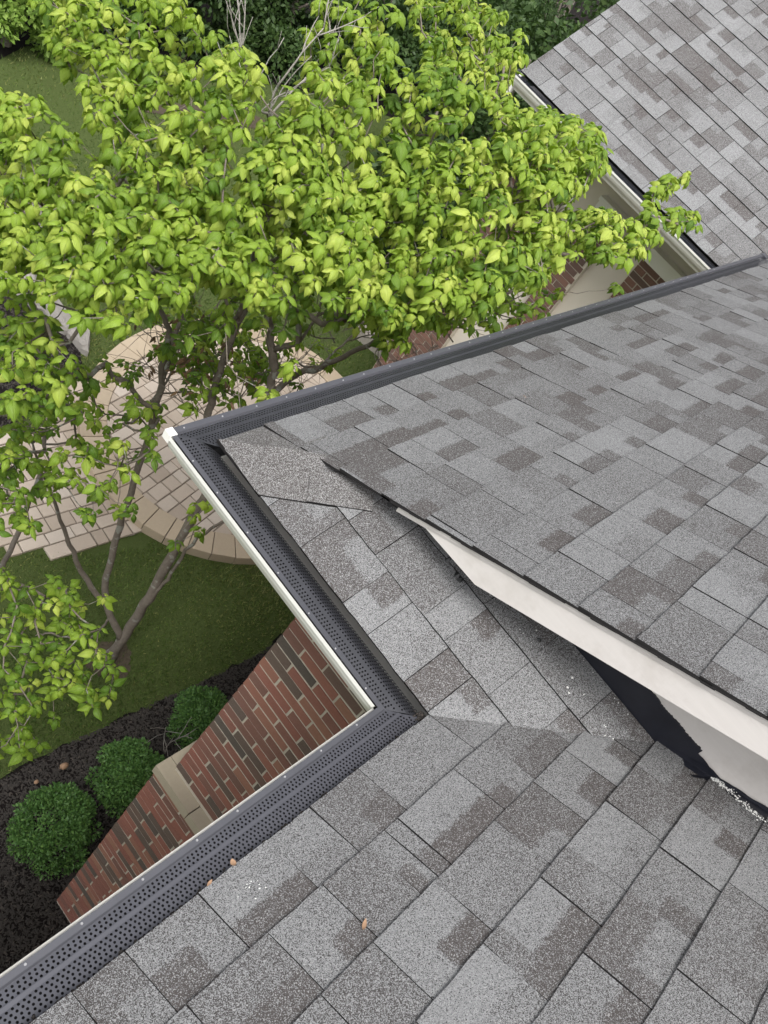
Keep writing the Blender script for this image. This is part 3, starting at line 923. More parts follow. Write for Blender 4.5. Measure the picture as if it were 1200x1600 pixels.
N1 = R1.N
tag(curled_leaf('dry_leaf', R1.p(-.523, (.386 - G) / C1, .010), .03, .010, .5, N1), 'single curled brown leaf lying in the middle of the near shingle slope', 'leaf')
tag(curled_leaf('dry_leaf', R1.p(-.63, -.004, .014), .022, .014, 1.2, N1, 1.6), 'brown scrap of leaf at the shingle edge beside the white specks', 'leaf')
tag(curled_leaf('dry_leaf', R1.p(-.70, -.002, .012), .02, .008, .3, N1, .8), 'pale yellow leaf scrap at the shingle edge, lower left of the white specks', 'leaf')
tag(curled_leaf('dry_leaf', R2.p(1.37, .36, .010), .022, .012, .9, R2.N, .8), 'tiny pale leaf lying on the wide shingle slope', 'leaf')


def flakes(sl, pts, zoff, smin, smax):
    mb = MB()
    for u, v in pts:
        r = RNG.uniform(smin, smax); k = RNG.integers(4, 6)
        ring = [(u + r * RNG.uniform(.5, 1.3) * math.cos(2 * math.pi * i / k), v + r * RNG.uniform(.4, 1.1) * math.sin(2 * math.pi * i / k)) for i in range(k)]
        if sl.flip: ring = ring[::-1]
        mb.add([sl.p(a, b, zoff) for a, b in ring] + [sl.p(u, v, zoff + .0015)], [(i, (i + 1) % k, k) for i in range(k)])
    return mb


pts = [(.553 - .04 * t + RNG.normal(0, .006) - .01, (.743 - G) / C1 + t * .155 + RNG.normal(0, .008)) for t in np.concatenate([RNG.beta(1, 3, 70) * .5, RNG.random(110)])]
tag(flakes(R1, pts, .0115, .0012, .0042).build('paint_splatter', M_FLAKE), 'white paint splatter on the shingles where the valley meets the gable', 'paint splatter', kind='stuff')
pts = [(-.634 + RNG.normal(0, .012), (.148 - G) / C1 + RNG.normal(0, .012)) for _ in range(34)] + [(-.645 + RNG.normal(0, .02), (.17 - G) / C1 + RNG.normal(0, .02)) for _ in range(12)]
tag(flakes(R1, pts, .0095, .001, .0032).build('bird_dropping', M_FLAKE), 'white specks of bird dropping on the near shingle slope by the gutter', 'bird dropping', kind='stuff')
pts = [(.33 + RNG.uniform(0, .14), y) for y in ()]
mb = MB()
for _ in range(46):                                     # paint flakes along the flashing strip
    y = RNG.uniform(-.55, .34); x = .455 + RNG.normal(0, .012) if RNG.random() < .75 else .53
    z = H + P3 * (x - G) + .0125; r = RNG.uniform(.0008, .0035) if RNG.random() < .9 else .006
    mb.add([(x - r, y, z), (x, y - r * .7, z), (x + r, y, z + .001), (x, y + r * .8, z)], [(0, 1, 2, 3)])
tag(mb.build('paint_flake', M_FLAKE), 'scattered white paint flakes on the strip below the rake board', 'paint flakes', kind='stuff')
mb = MB()
for _ in range(520):                                    # grit lodged between guard and shingles
    key = RNG.choice(['A', 'A', 'A', 'corner'])
    if key == 'A': x, y = RNG.uniform(-1.7, .1), -G + abs(RNG.normal(0, .004)) + .001
    elif key == 'B': x, y = G - abs(RNG.normal(0, .004)) - .001, RNG.uniform(-.1, .95)
    else: x, y = G - abs(RNG.normal(0, .012)), -G + abs(RNG.normal(0, .012))
    vv = -y if key != 'B' else x
    if vv < .02: continue
    z = guard_z(min(max(vv, abs(y) if key != 'B' else x), .13)) + .002; r = RNG.uniform(.001, .0032)
    mb.box((x - r, y - r * .8, z - r), (x + r, y + r * .8, z + r), 0, r * .5, (float(RNG.random() ** 2), 0, 0, 0))
tag(mb.build('gutter_grit', M_CHIP), 'dark grit and leaf crumbs along the shingle edges of the gutters', 'grit', kind='stuff')

# ================================================================ DOGWOOD TREE
TB = np.array([1.85, 2.03, ZG]); CC = np.array([2.3, 2.2])
tree = thing('dogwood_tree', TB, 'multi-stemmed dogwood tree with bright lime-green drooping leaves beside the eaves', 'tree')


def near_axis(p, base):
    d = ray(p); dh = d[:2]; t = ((np.array(base) - CAM[:2]) @ dh) / (dh @ dh); return CAM + d * t


def ztop(x, y):
    r2 = (x - CC[0]) ** 2 + (y - CC[1]) ** 2
    return .40 - .155 * r2 + .09 * math.sin(2.3 * x + 1.1 * y) + .17 * math.sin(5.2 * x + 2.3 * y + 1.) * math.sin(4.6 * y - 2.4 * x)


def crown_pt(p, depth):
    d = ray(p); lo = None
    for t in np.arange(.8, 9, .05):
        q = CAM + d * t
        if q[2] < ztop(q[0], q[1]) - depth: return q
    return None


ZONES = [   # photo outline of a foliage mass, number of sprays, mode
    ([(-120, 90), (0, 130), (60, 150), (120, 210), (170, 262), (230, 300), (290, 335), (330, 420), (260, 470), (170, 520), (60, 450), (-120, 430)], 500, 'top'),
    ([(50, -40), (280, -20), (420, 110), (490, 230), (420, 270), (330, 250), (260, 310), (180, 250), (130, 130), (60, 30)], 400, 'top'),
    ([(180, 200), (260, 260), (420, 240), (500, 240), (560, 300), (540, 420), (430, 480), (300, 430), (200, 330)], 310, 'top'),
    ([(480, -30), (700, -30), (830, 20), (810, 100), (850, 170), (935, 200), (945, 250), (880, 310), (860, 390), (760, 480), (620, 500), (520, 470), (480, 340), (430, 250), (470, 120)], 960, 'top'),
    ([(860, 330), (960, 320), (1000, 350), (1050, 370), (1000, 405), (900, 400), (840, 440), (800, 420)], 110, 'arm'),
    ([(770, 130), (860, 165), (935, 195), (948, 250), (900, 310), (850, 300), (790, 230)], 150, 'edge'),
    ([(845, 160), (938, 192), (950, 255), (905, 290), (850, 245)], 75, 'edge'),
    ([(300, 500), (420, 500), (420, 600), (300, 600)], 36, 'low'),
    ([(640, -20), (760, -10), (830, 25), (815, 110), (760, 150), (680, 120)], 120, 'edge'),
    ([(1012, 280), (1085, 268), (1092, 292), (1030, 306)], 16, 'arm'),
    ([(1040, 325), (1112, 330), (1114, 350), (1050, 352)], 12, 'arm'),
    ([(1000, 310), (1040, 305), (1050, 350), (1010, 350)], 8, 'arm'),
    ([(240, 420), (340, 400), (420, 440), (520, 450), (520, 540), (440, 530), (380, 500), (300, 540), (250, 520)], 50, 'mid'),
    ([(235, 470), (400, 470), (410, 560), (330, 575), (240, 560)], 80, 'low'),
    ([(270, 560), (420, 540), (520, 520), (560, 560), (420, 620), (290, 640)], 44, 'low'),
    ([(500, 420), (900, 400), (960, 460), (860, 490), (700, 530), (600, 540), (520, 500)], 190, 'mid'),
    ([(-60, 450), (60, 450), (130, 560), (100, 640), (0, 640), (-60, 640)], 110, 'mid'),
    ([(60, 570), (220, 560), (260, 640), (240, 720), (160, 740), (90, 680)], 75, 'low'),
    ([(-80, 640), (90, 650), (120, 740), (80, 800), (20, 850), (-80, 860)], 150, 'low'),
    ([(100, 700), (210, 700), (220, 800), (110, 830)], 16, 'low'),
    ([(245, 770), (335, 765), (330, 850), (260, 860)], 6, 'low'),
    ([(350, 520), (410, 520), (400, 590), (345, 600)], 7, 'low'),
    ([(-120, 880), (60, 890), (170, 930), (185, 1020), (175, 1130), (100, 1100), (60, 1170), (20, 1190), (-120, 1150)], 190, 'bottom'),
]
tips = []
for poly, n, mode in ZONES:
    P = np.array(poly, float); lo, hi = P.min(0), P.max(0); k = 0; it = 0
    while k < n and it < n * 40:
        it += 1
        p = RNG.uniform(lo, hi)
        if not in_poly([p], poly)[0]: continue
        if mode == 'top': q = crown_pt(p, min(1.1, RNG.exponential(.24)))
        elif mode == 'arm': q = at_z(p, RNG.uniform(.24, .36) if p[0] > 930 else RNG.uniform(.05, .3))
        elif mode == 'edge': q = at_z(p, RNG.uniform(.12, .42))
        elif mode == 'mid': q = crown_pt(p, RNG.uniform(.5, 1.3))
        elif mode == 'low': q = at_z(p, RNG.uniform(-2.3, -1.3))
        else: q = at_z(p, RNG.uniform(-2.75, -2.2))
        if q is None: continue
        if mode == 'top' and math.sin(7.1 * q[0] + 3.2 * q[1]) * math.sin(6.3 * q[1] - 3.7 * q[0] + .8) > .34 and RNG.random() < .8: continue
        if q[0] > 5.2 and q[2] < .2: continue
        tips.append((q, mode)); k += 1
# the sides of the crown that the eaves hide
for _ in range(190):
    a = RNG.uniform(0, 2 * math.pi); r = 2.5 * math.sqrt(RNG.random()); x, y = CC[0] + r * math.cos(a), CC[1] + r * math.sin(a)
    if y < 1.3 or x < .2 and y < 1.6: continue
    if seen([[x, y, ztop(x, y) - .3]])[0]: continue
    if x > 4.3: continue
    tips.append((np.array([x, y, ztop(x, y) - RNG.exponential(.3)]), 'top'))
# min spacing
keep = []
for q, m in tips:
    if all(np.linalg.norm(q - k[0]) > (.060 if m in ('top', 'mid') else .052) for k in keep[-400:]): keep.append((q, m))
tips = keep

LEAD = [   # photo pixels of the stems seen, followed up through the crown
    ([(170, 1035), (190, 1000), (225, 945), (268, 868), (315, 785), (365, 705), (405, 640), (428, 580), (418, 500), (402, 440), (395, 390)], .062, .022, TB[:2]),
    ([(172, 985), (165, 935), (178, 855), (205, 770), (240, 650), (258, 560), (262, 515), (235, 465), (190, 420), (130, 365)], .042, .012, TB[:2]),
    ([(160, 945), (128, 895), (104, 840), (78, 770), (50, 690)], .034, .010, TB[:2]),
    ([(238, 930), (262, 905), (300, 850), (352, 812)], .024, .013, TB[:2]),
    ([(345, 735), (325, 665), (335, 610), (352, 560), (378, 480), (395, 430), (440, 400), (470, 350)], .040, .012, TB[:2]),
    ([(405, 645), (440, 600), (500, 575), (560, 545), (640, 505), (720, 475), (800, 455)], .034, .010, CC),
    ([(402, 440), (450, 395), (520, 385), (600, 350), (680, 300)], .022, .010, CC),
    ([(165, 960), (150, 990), (120, 1000), (80, 990), (40, 1010)], .016, .008, TB[:2]),
    ([(258, 560), (290, 470), (310, 380), (300, 280)], .022, .009, CC),
]
nodes = []; par = []; fixed = []; plen = []


def add_node(p, pa):
    nodes.append(np.array(p, float)); par.append(pa); plen.append(0 if pa < 0 else plen[pa] + np.linalg.norm(nodes[pa] - nodes[-1])); return len(nodes) - 1


def cat(P, n):
    P = [np.array(p, float) for p in P]; out = [P[0]]
    Q = [2 * P[0] - P[1]] + P + [2 * P[-1] - P[-2]]
    for i in range(len(P) - 1):
        a, b, c, d = Q[i:i + 4]
        for k in range(1, n + 1):
            t = k / n; out.append(.5 * (2 * b + (c - a) * t + (2 * a - 5 * b + 4 * c - d) * t * t + (3 * b - a - 3 * c + d) * t ** 3))
    return out


limb_paths = []
for i, (px, r0, r1, ax) in enumerate(LEAD):
    P = [near_axis(p, ax) for p in px]
    if i == 0:
        P[0] = np.array(TB) - (0, 0, .03)
    P = [np.array(p) for p in P]
    for p in P: p[2] = max(p[2], ZG - .03)
    if i == 0: pa = -1; start = P
    else:
        d = np.linalg.norm(np.array(nodes) - P[0], axis=1); pa = int(np.argmin(d)); P = [nodes[pa]] + P[1:]
    C = cat(P, 5)
    for k in range(1, len(C) - 1): C[k] = C[k] + RNG.normal(0, .006, 3)
    for k, p in enumerate(C):
        if i and k == 0: continue
        pa = add_node(p, pa)
    limb_paths.append((C, np.linspace(r0, r1, len(C))))
n_fixed = len(nodes)

# connect every spray to the stems (nearest node, short paths preferred)
T = np.array([q for q, _ in tips])
cost0 = np.array([np.min(np.linalg.norm(np.array(nodes) - q, axis=1)) for q in T])
buf = np.zeros((60000, 3)); pl = np.zeros(60000); cnt_n = len(nodes); buf[:cnt_n] = nodes; pl[:cnt_n] = plen
tip_node = {}
for ti in np.argsort(cost0):
    q = T[ti] - np.array([0, 0, .015])
    dv = q - buf[:cnt_n]; d = np.linalg.norm(dv, axis=1)
    c = d + .22 * pl[:cnt_n] + .55 * np.maximum(0, -dv[:, 2]) + np.where(buf[:cnt_n, 2] < -4.0, 1.5, 0)
    j = int(np.argmin(c)); a = buf[j]; dist = np.linalg.norm(q - a)
    m = max(1, int(dist / .09)); pa = j
    side = RNG.normal(0, .05, 3) * min(dist, 1.2)
    for k in range(1, m + 1):
        t = k / m
        p = a + (q - a) * t + side * math.sin(math.pi * t) + np.array([0, 0, -.10 * dist * math.sin(math.pi * t)]) + (RNG.normal(0, .005, 3) if k < m else 0)
        pa = add_node(p, pa); buf[cnt_n] = p; pl[cnt_n] = plen[pa]; cnt_n += 1
    tip_node[ti] = pa
N = len(nodes); desc = np.zeros(N)
for ti, j in tip_node.items(): desc[j] += 1
for i in range(N - 1, n_fixed - 1, -1): desc[par[i]] += desc[i]
kids = [[] for _ in range(N)]
for i in range(n_fixed, N): kids[par[i]].append(i)
tw = MB(); bigger = []
R = lambda n: .0016 * max(n, 1) ** .46 + .0004
stack = [(par[i], i) for i in range(n_fixed, N) if par[i] < n_fixed]
while stack:
    a, i = stack.pop(); ch = [a, i]
    while kids[i]:
        ks = sorted(kids[i], key=lambda c: -desc[c])
        for o in ks[1:]: stack.append((i, o))
        i = ks[0]; ch.append(i)
    pts = [nodes[c] for c in ch]; rr = [R(desc[c]) for c in ch]; rr[0] = rr[1]
    if rr[1] > .0085 and len(bigger) < 60:
        mb = MB(); tube(mb, pts, rr, 7); bigger.append(1); mb.build('branch', M_BARK, tree, smooth=True)
    else: tube(tw, pts, rr, 5)
for i, (C, rad) in enumerate(limb_paths):
    mb = MB(); rr = np.array(rad) * .72 * (1 + RNG.normal(0, .04, len(rad)))
    if i == 0: rr[:4] *= np.array([1.7, 1.35, 1.15, 1.05])
    tube(mb, C, rr, 10); mb.build('trunk' if i == 0 else 'stem', M_BARK, tree, smooth=True)
tag(tw.build('twigs', M_BARK, tree, smooth=True), kind='stuff')

# ---- leaf templates: blade folded along the midrib, arching over and drooping
def leaf_template(droop0, droop1, twist, width, seg=7, ripple=.0):
    V = []; A = []; x = z = 0.; ang = droop0
    for i in range(seg + 1):
        t = i / seg
        w = width * (math.sin(math.pi * t ** .74) ** .8) * (1 - .18 * t ** 3) if 0 < t < 1 else .006
        tw_ = twist * t
        for j in (-1, -.5, 0, .5, 1):
            yy = j * w * (1 - .12 * abs(j)); zz = -(j * j * .62 + (.05 if j == 0 else 0)) * w + ripple * w * math.sin(11 * t + 2.5 * j) * abs(j)
            V.append((x + math.sin(ang) * zz * -1, yy * math.cos(tw_) - zz * math.sin(tw_) * .3, z + math.cos(ang) * zz + yy * math.sin(tw_))); A.append((j, t))
        ang = droop0 + (droop1 - droop0) * (t ** .5); x += math.cos(ang) / seg; z += math.sin(ang) / seg
    F = []
    for i in range(seg):
        for j in range(4): a = i * 5 + j; F.append((a, a + 5, a + 6, a + 1))
    return np.array(V), np.array(A), F


TPL = [leaf_template(math.radians(a), math.radians(b), tw_, w, ripple=rp) for a, b, tw_, w, rp in
       ((35, -88, .2, .29, .1), (20, -84, -.3, .31, .15), (45, -80, .15, .28, .1), (25, -105, .3, .30, .2), (15, -62, -.15, .30, .1),
        (40, -98, 0, .28, .1), (10, -50, .4, .26, .25), (30, -125, -.3, .26, .3))]
LV = []     # (template, origin, R, scale, rnd)
for ti in range(len(T)):
    q, mode = tips[ti]; dirv = nodes[tip_node[ti]] - nodes[par[tip_node[ti]]]
    yaw = RNG.uniform(0, 2 * math.pi); spray_tone = float(np.clip(RNG.normal(.55 if mode in ('top', 'arm', 'edge') else .34, .24), 0, 1))  # inner and lower sprays get a darker, less yellow green
    rounds = RNG.choice([4, 5, 6, 7]) if mode in ('top', 'arm', 'edge') else RNG.choice([2, 3, 4])
    base = q
    for rr_ in range(rounds):
        for s in (0, 1):
            a = yaw + rr_ * math.pi * (.5 if rounds < 3 else .62) + s * math.pi + RNG.normal(0, .22)
            sz = float(np.clip(RNG.normal(.071, .017), .035, .108)) * (1.08 - .07 * rr_)
            lift = RNG.normal(.10, .2) - .12 * rr_
            ca, sa = math.cos(a), math.sin(a)
            Rz = np.array([[ca, -sa, 0], [sa, ca, 0], [0, 0, 1]]); cl, sl_ = math.cos(lift), math.sin(lift)
            Ry = np.array([[cl, 0, -sl_], [0, 1, 0], [sl_, 0, cl]]); rx = RNG.normal(0, .25); Rx = np.array([[1, 0, 0], [0, math.cos(rx), -math.sin(rx)], [0, math.sin(rx), math.cos(rx)]])
            o = base + np.array([ca, sa, .2]) * .008 - np.array([0, 0, .009 * rr_])
            LV.append((int(RNG.integers(len(TPL))), o, Rz @ Ry @ Rx, sz, float(np.clip(spray_tone + RNG.normal(0, .15), 0, 1)), mode, ti))
LO = np.array([l[1] for l in LV])
qp = project(LO); vis = seen(LO, -10)
topness = np.array([l[1][2] - (ztop(l[1][0], l[1][1]) if l[5] in ('top', 'mid', 'arm', 'edge') else -2.2) for l in LV])
score = np.where(vis, 1 / qp[:, 2] + .25 * np.clip(topness, -1, 0), -1)
pick = np.argsort(score)[::-1][:300]; pickset = set(pick.tolist())
LME = []
for k, (V, A, F) in enumerate(TPL):
    for rnd in (.3, .55, .8):
        at4 = np.zeros((len(V), 4)); at4[:, :2] = A; at4[:, 2] = rnd; at4[:, 3] = 1
        LME.append(raw_mesh('leaf', V, F, M_LEAF, attrs={'lv': at4}, smooth=True))
for i in pick:
    k, o, Rm, s, rnd, mode, _ = LV[i]
    me = LME[k * 3 + (0 if rnd < .43 else 1 if rnd < .67 else 2)]
    ob = bpy.data.objects.new('leaf', me); COL.objects.link(ob); ob.parent = tree
    Mx = Matrix([[*(Rm[r] * s), o[r] - TB[r]] for r in range(3)] + [[0, 0, 0, 1]]); ob.matrix_local = Mx


def merge_leaves(name, items, mat, parent, tpls, loc=None):
    Vs = []; As = []; Fs = []; off = 0
    for k, o, Rm, s, rnd in items:
        V, A, F = tpls[k]
        Vs.append(V @ Rm.T * s + o); a = np.zeros((len(V), 4), np.float32); a[:, :2] = A; a[:, 2] = rnd; a[:, 3] = 1; As.append(a)
        Fs.append(np.asarray(F) + off); off += len(V)
    V = np.concatenate(Vs); A = np.concatenate(As); F = np.concatenate(Fs)
    return fast_mesh(name, V, F, mat, parent, A, loc)


def fast_mesh(name, V, F, mat, parent=None, A=None, loc=None, smooth=True):
    c = V.mean(0) if loc is None else np.array(loc, float)
    me = bpy.data.meshes.new(name); nv, nf, k = len(V), len(F), F.shape[1]
    me.vertices.add(nv); me.vertices.foreach_set('co', (V - c).astype(np.float32).ravel())
    me.loops.add(nf * k); me.loops.foreach_set('vertex_index', F.astype(np.int32).ravel())
    me.polygons.add(nf); me.polygons.foreach_set('loop_start', np.arange(0, nf * k, k, dtype=np.int32))
    me.update(calc_edges=True); me.validate()
    me.materials.append(mat)
    if smooth: me.polygons.foreach_set('use_smooth', np.ones(len(me.polygons), bool))
    if A is not None:
        a = me.attributes.new('lv', 'FLOAT_COLOR', 'POINT'); a.data.foreach_set('color', A.astype(np.float32).ravel())
    return link(name, me, c, parent)


tag(merge_leaves('foliage', [l[:5] for i, l in enumerate(LV) if i not in pickset], M_LEAF, tree, TPL), kind='stuff')

# withered brown leaf cluster in the middle of the tree, and a dead pale limb at its top
cz = near_axis((310, 555), TB[:2]); it = []
for _ in range(110):
    o = cz + RNG.normal(0, 1, 3) * np.array([.17, .17, .10]); a = RNG.uniform(0, 6.28); ca, sa = math.cos(a), math.sin(a)
    it.append((int(RNG.integers(6)), o, np.array([[ca, -sa, 0], [sa, ca, 0], [0, 0, 1]]) @ np.array([[1, 0, 0], [0, .6, 0], [0, 0, 1]]), RNG.uniform(.04, .075), float(RNG.random())))
tag(merge_leaves('withered_leaves', it, M_DRY, tree, TPL), kind='stuff')


def twiggy(mb, p, d, ln, r, depth):
    d = d / np.linalg.norm(d); n = max(3, int(ln / .05)); pts = [p]; q = p.copy(); dd = d.copy()
    for k in range(n):
        dd = dd + RNG.normal(0, .13, 3); dd /= np.linalg.norm(dd); q = q + dd * ln / n; pts.append(q)
    tube(mb, pts, np.linspace(r, r * .45, len(pts)), 5)
    if depth:
        for k in range(1, len(pts)):
            if RNG.random() < .5:
                a = RNG.normal(0, 1, 3); a -= dd * (a @ dd); a /= np.linalg.norm(a)
                twiggy(mb, pts[k], dd * .75 + a * .7 + np.array([0, 0, .2]), ln * RNG.uniform(.35, .65), r * .55, depth - 1)


mb = MB(); p0 = at_z((420, 190), -.15)
for tgt in ((400, 20), (445, 10), (480, 40)):
    q = at_z(tgt, .42 + RNG.uniform(-.1, .1)); twiggy(mb, p0.copy(), q - p0, np.linalg.norm(q - p0), .0075, 2)
mb.build('dead_branch', M_TWIG, tree, smooth=True)
for _ in range(16):                                         # bare lower twigs near the long gutter
    p = at_z((RNG.uniform(520, 720), RNG.uniform(500, 560)), RNG.uniform(-1.6, -1.0)); mb = MB(); twiggy(mb, p, np.array([RNG.uniform(-1, 1), RNG.uniform(-.6, .6), RNG.uniform(-.1, .4)]), .5, .005, 1); mb.build('dead_twig', M_BARK, tree, smooth=True)
for _ in range(34):
    p = at_z((RNG.uniform(220, 520), RNG.uniform(480, 660)), RNG.uniform(-2.2, -1.6)); mb = MB(); twiggy(mb, p, np.array([RNG.uniform(-1, 1), RNG.uniform(-.6, .6), RNG.uniform(-.1, .4)]), .5, .004, 1); mb.build('dead_twig', M_BARK, tree, smooth=True)

# ================================================================ SHRUBS AND BACKGROUND
SMALL = [(np.array([(0, 0, 0), (.5, .28, .05), (1, 0, -.08), (.5, -.28, .05)]), np.array([(0, 0), (1, .5), (0, 1), (-1, .5)], float), [(0, 1, 2, 3)])]


def leaf_cloud(name, clumps, n, size, mat, parent, shell=.55, tmpl=SMALL, droop=0.):
    """clumps: (centre, radii); leaves on lumpy shells, facing outward"""
    w = np.array([r[0] * r[1] + r[0] * r[2] for _, r in clumps]); w = w / w.sum()
    ci = RNG.choice(len(clumps), n, p=w)
    C = np.array([c for c, _ in clumps])[ci]; Rr = np.array([r for _, r in clumps])[ci]
    d = RNG.normal(0, 1, (n, 3)); d /= np.linalg.norm(d, axis=1)[:, None]
    d[:, 2] = np.where(d[:, 2] < -.5, -d[:, 2], d[:, 2])
    rad = 1 - shell * RNG.random(n) ** 2 + RNG.normal(0, .05, n)
    P = C + d * Rr * rad[:, None]
    x = d + RNG.normal(0, .6, (n, 3)); x[:, 2] += droop; x /= np.linalg.norm(x, axis=1)[:, None]
    y = np.cross(d + RNG.normal(0, .3, (n, 3)), x); y /= np.linalg.norm(y, axis=1)[:, None]; z = np.cross(x, y)
    V0, A0, F0 = tmpl[0]; s = size * RNG.uniform(.6, 1.3, n)
    V = P[:, None, :] + s[:, None, None] * (V0[None, :, 0:1] * x[:, None, :] + V0[None, :, 1:2] * y[:, None, :] + V0[None, :, 2:3] * z[:, None, :])
    m = len(V0); F = np.array(F0)[None] + (np.arange(n) * m)[:, None, None]
    A = np.zeros((n, m, 4), np.float32); A[:, :, :2] = A0; A[:, :, 2] = np.clip(RNG.normal(.5, .22, n), 0, 1)[:, None]; A[:, :, 3] = 1
    return tag(fast_mesh(name, V.reshape(-1, 3), F.reshape(-1, len(F0[0])), mat, parent, A.reshape(-1, 4), smooth=False), kind='stuff')


def boxwood(x, y, r, hgt, label, n=9500):
    t = thing('boxwood_shrub', (x, y, ZG), label, 'shrub', 'clipped round shrubs in the mulch bed')
    cl = [((x, y, ZG + hgt * .52), (r * .86, r * .86, hgt * .46))]
    for _ in range(34):
        d = RNG.normal(0, 1, 3); d /= np.linalg.norm(d); d[2] = abs(d[2]) if d[2] < -.3 else d[2]
        k = RNG.uniform(.17, .27) * r
        cl.append((np.array((x, y, ZG + hgt * .52)) + d * np.array((r * .86, r * .86, hgt * .46)), (k, k, k)))
    leaf_cloud('foliage', cl, n, .026, M_BOX, t, .3)
    mb = MB()
    for k in range(7):
        a = RNG.uniform(0, 6.28); tube(mb, [(x, y, ZG), (x + .3 * r * math.cos(a), y + .3 * r * math.sin(a), ZG + hgt * .4), (x + .6 * r * math.cos(a), y + .6 * r * math.sin(a), ZG + hgt * .75)], [.012, .008, .004], 5)
    mb.build('stem', M_BARK, t)
    return t


boxwood(*at_z((82, 1300), ZG + .25)[:2], .30, .50, 'dense round green shrub nearest the foot of the brick wall')
boxwood(*at_z((202, 1220), ZG + .25)[:2], .29, .50, 'dense round green shrub in the middle of the mulch bed, beside the stone sill')
boxwood(*at_z((312, 1128), ZG + .24)[:2], .27, .47, 'dense round green shrub half hidden behind the brick wall corner', 8000)


def bg_tree(x, y, r, h, n, mat, label, cat='tree', size=.12, group=None, lobes=16, name='background_tree', low=.12):
    t = thing(name, (x, y, ZG), label, cat, group)
    cl = []
    for _ in range(lobes):
        a = RNG.uniform(0, 6.28); q = r * .8 * math.sqrt(RNG.random()); zz = RNG.uniform(low, .88) * h
        k = r * RNG.uniform(.28, .48); cl.append(((x + q * math.cos(a), y + q * math.sin(a), ZG + zz), (k, k, k * .75)))
    leaf_cloud('crown', cl, n, size, mat, t, .6, droop=-.3)
    mb = MB()
    tube(mb, [(x, y, ZG - .05), (x + .05, y, ZG + h * .4), (x, y + .08, ZG + h * .85)], [.09 * r ** .5, .07 * r ** .5, .02], 8)
    for k in range(5):
        a = RNG.uniform(0, 6.28); z0 = ZG + h * RNG.uniform(.25, .6); tube(mb, [(x, y, z0), (x + .5 * r * math.cos(a), y + .5 * r * math.sin(a), z0 + .25 * h)], [.03, .01], 5)
    mb.build('trunk', M_BARK, t)
    return t


GR = 'dark trees and bushes along the far edge of the lawn'
DARK = [(7.6, 11.6, 1.0, 1.6, 'dark low bush just right of the light green bushes at the top left'), (9.2, 11.3, 1.05, 1.8, 'dark low bush left of the bare pale twigs along the top edge'),
        (10.9, 10.9, 1.05, 1.9, 'dark low bush directly behind the bare pale twigs of the dogwood'), (12.9, 10.5, 1.2, 2.1, 'dark bush just right of the bare pale twigs, behind dogwood leaves'),
        (15.4, 10.4, 1.35, 2.5, 'dark bush along the top edge midway between bare twigs and far roof'), (18.3, 10.8, 1.6, 3.0, 'large dark bush along the top edge nearest the far roof')]
for x, y, r, h, lab in DARK:
    bg_tree(x, y, r, h, 11000, M_DARKLEAF, lab, 'bush', .10, GR, 20, 'background_bush', .05)
WL = ['dark green tree right behind the end of the far wing gutter', 'dark green tree filling the gap between dogwood crown and far roof edge', 'low dark bush beside the corner of the far wing, behind dogwood leaves']
for (x, y, r, h) in ((10.8, 6.3, 1.5, 3.6), (14.5, 8.2, 1.9, 4.6), (8.3, 5.6, 1.0, 2.6)):
    bg_tree(x, y, r, h, 9000, M_DARKLEAF, WL.pop(0), group='dark trees behind the far wing')
BL_ = ['light green wild bush in the top left corner, at the lawn edge', 'light green wild bush next to the first dark bush on the lawn edge']
for (x, y, r, h) in ((5.65, 10.65, .72, 1.15), (6.45, 10.75, .66, 1.2)):
    bg_tree(x, y, r, h, 4200, M_WILD, BL_.pop(0), 'bush', .09, 'light green bushes past the lawn', 14, 'wild_bush', .05)

# natural stones edging the second mulch bed
for i, (x, y, a, sx, sy, lab) in enumerate([(3.36, 6.62, .2, .32, .20, 'pale natural edging stone farthest up the left row'), (3.42, 6.28, .5, .26, .17, 'pale grey edging stone second from the far end of the row'),
                                           (3.50, 6.02, 1.3, .20, .13, 'small pale edging stone in the middle of the row'), (3.56, 5.74, 1.45, .26, .13, 'long narrow edging stone below the middle of the row'), (3.64, 5.46, 1.2, .24, .12, 'flat edging stone nearest the round patio')]):
    V = []; F = []; K = 11
    for lv, (zz, ss) in enumerate(((-.02, 1.0), (.07, 1.0), (.105, .84), (.11, .5))):
        for k in range(K):
            w = 2 * math.pi * k / K; rr = ss * (1 + .16 * math.sin(3 * w + i) + .08 * math.sin(7 * w + 2 * i) + RNG.uniform(-.06, .06))
            px, py = sx * rr * math.cos(w), sy * rr * math.sin(w)
            V.append((x + px * math.cos(a) - py * math.sin(a), y + px * math.sin(a) + py * math.cos(a), ZG + zz + RNG.uniform(-.008, .008)))
    for lv in range(3):
        for k in range(K): F.append((lv * K + k, lv * K + (k + 1) % K, (lv + 1) * K + (k + 1) % K, (lv + 1) * K + k))
    F.append(tuple(3 * K + k for k in range(K)))
    o = mesh('edging_stone', V, F, M_STONE, attrs={'ca': (float(RNG.random()), 0, 0, 0)})
    tag(o, lab, 'stone', 'natural stones along the mulch bed')
mb = MB()
c = np.array([7.56, 4.33]); d = np.array([.09, -.28]) / np.linalg.norm([.09, -.28])
mb.box((-.35, -.11, 0), (.35, .11, .16), 0, .004, ax=lambda v: (c[0] + d[0] * v[0] - d[1] * v[1], c[1] + d[1] * v[0] + d[0] * v[1], ZG + v[2]))
tag(mb.build('timber_block', M_WOOD), 'weathered grey timber block seen through twigs above the long gutter', 'timber block')

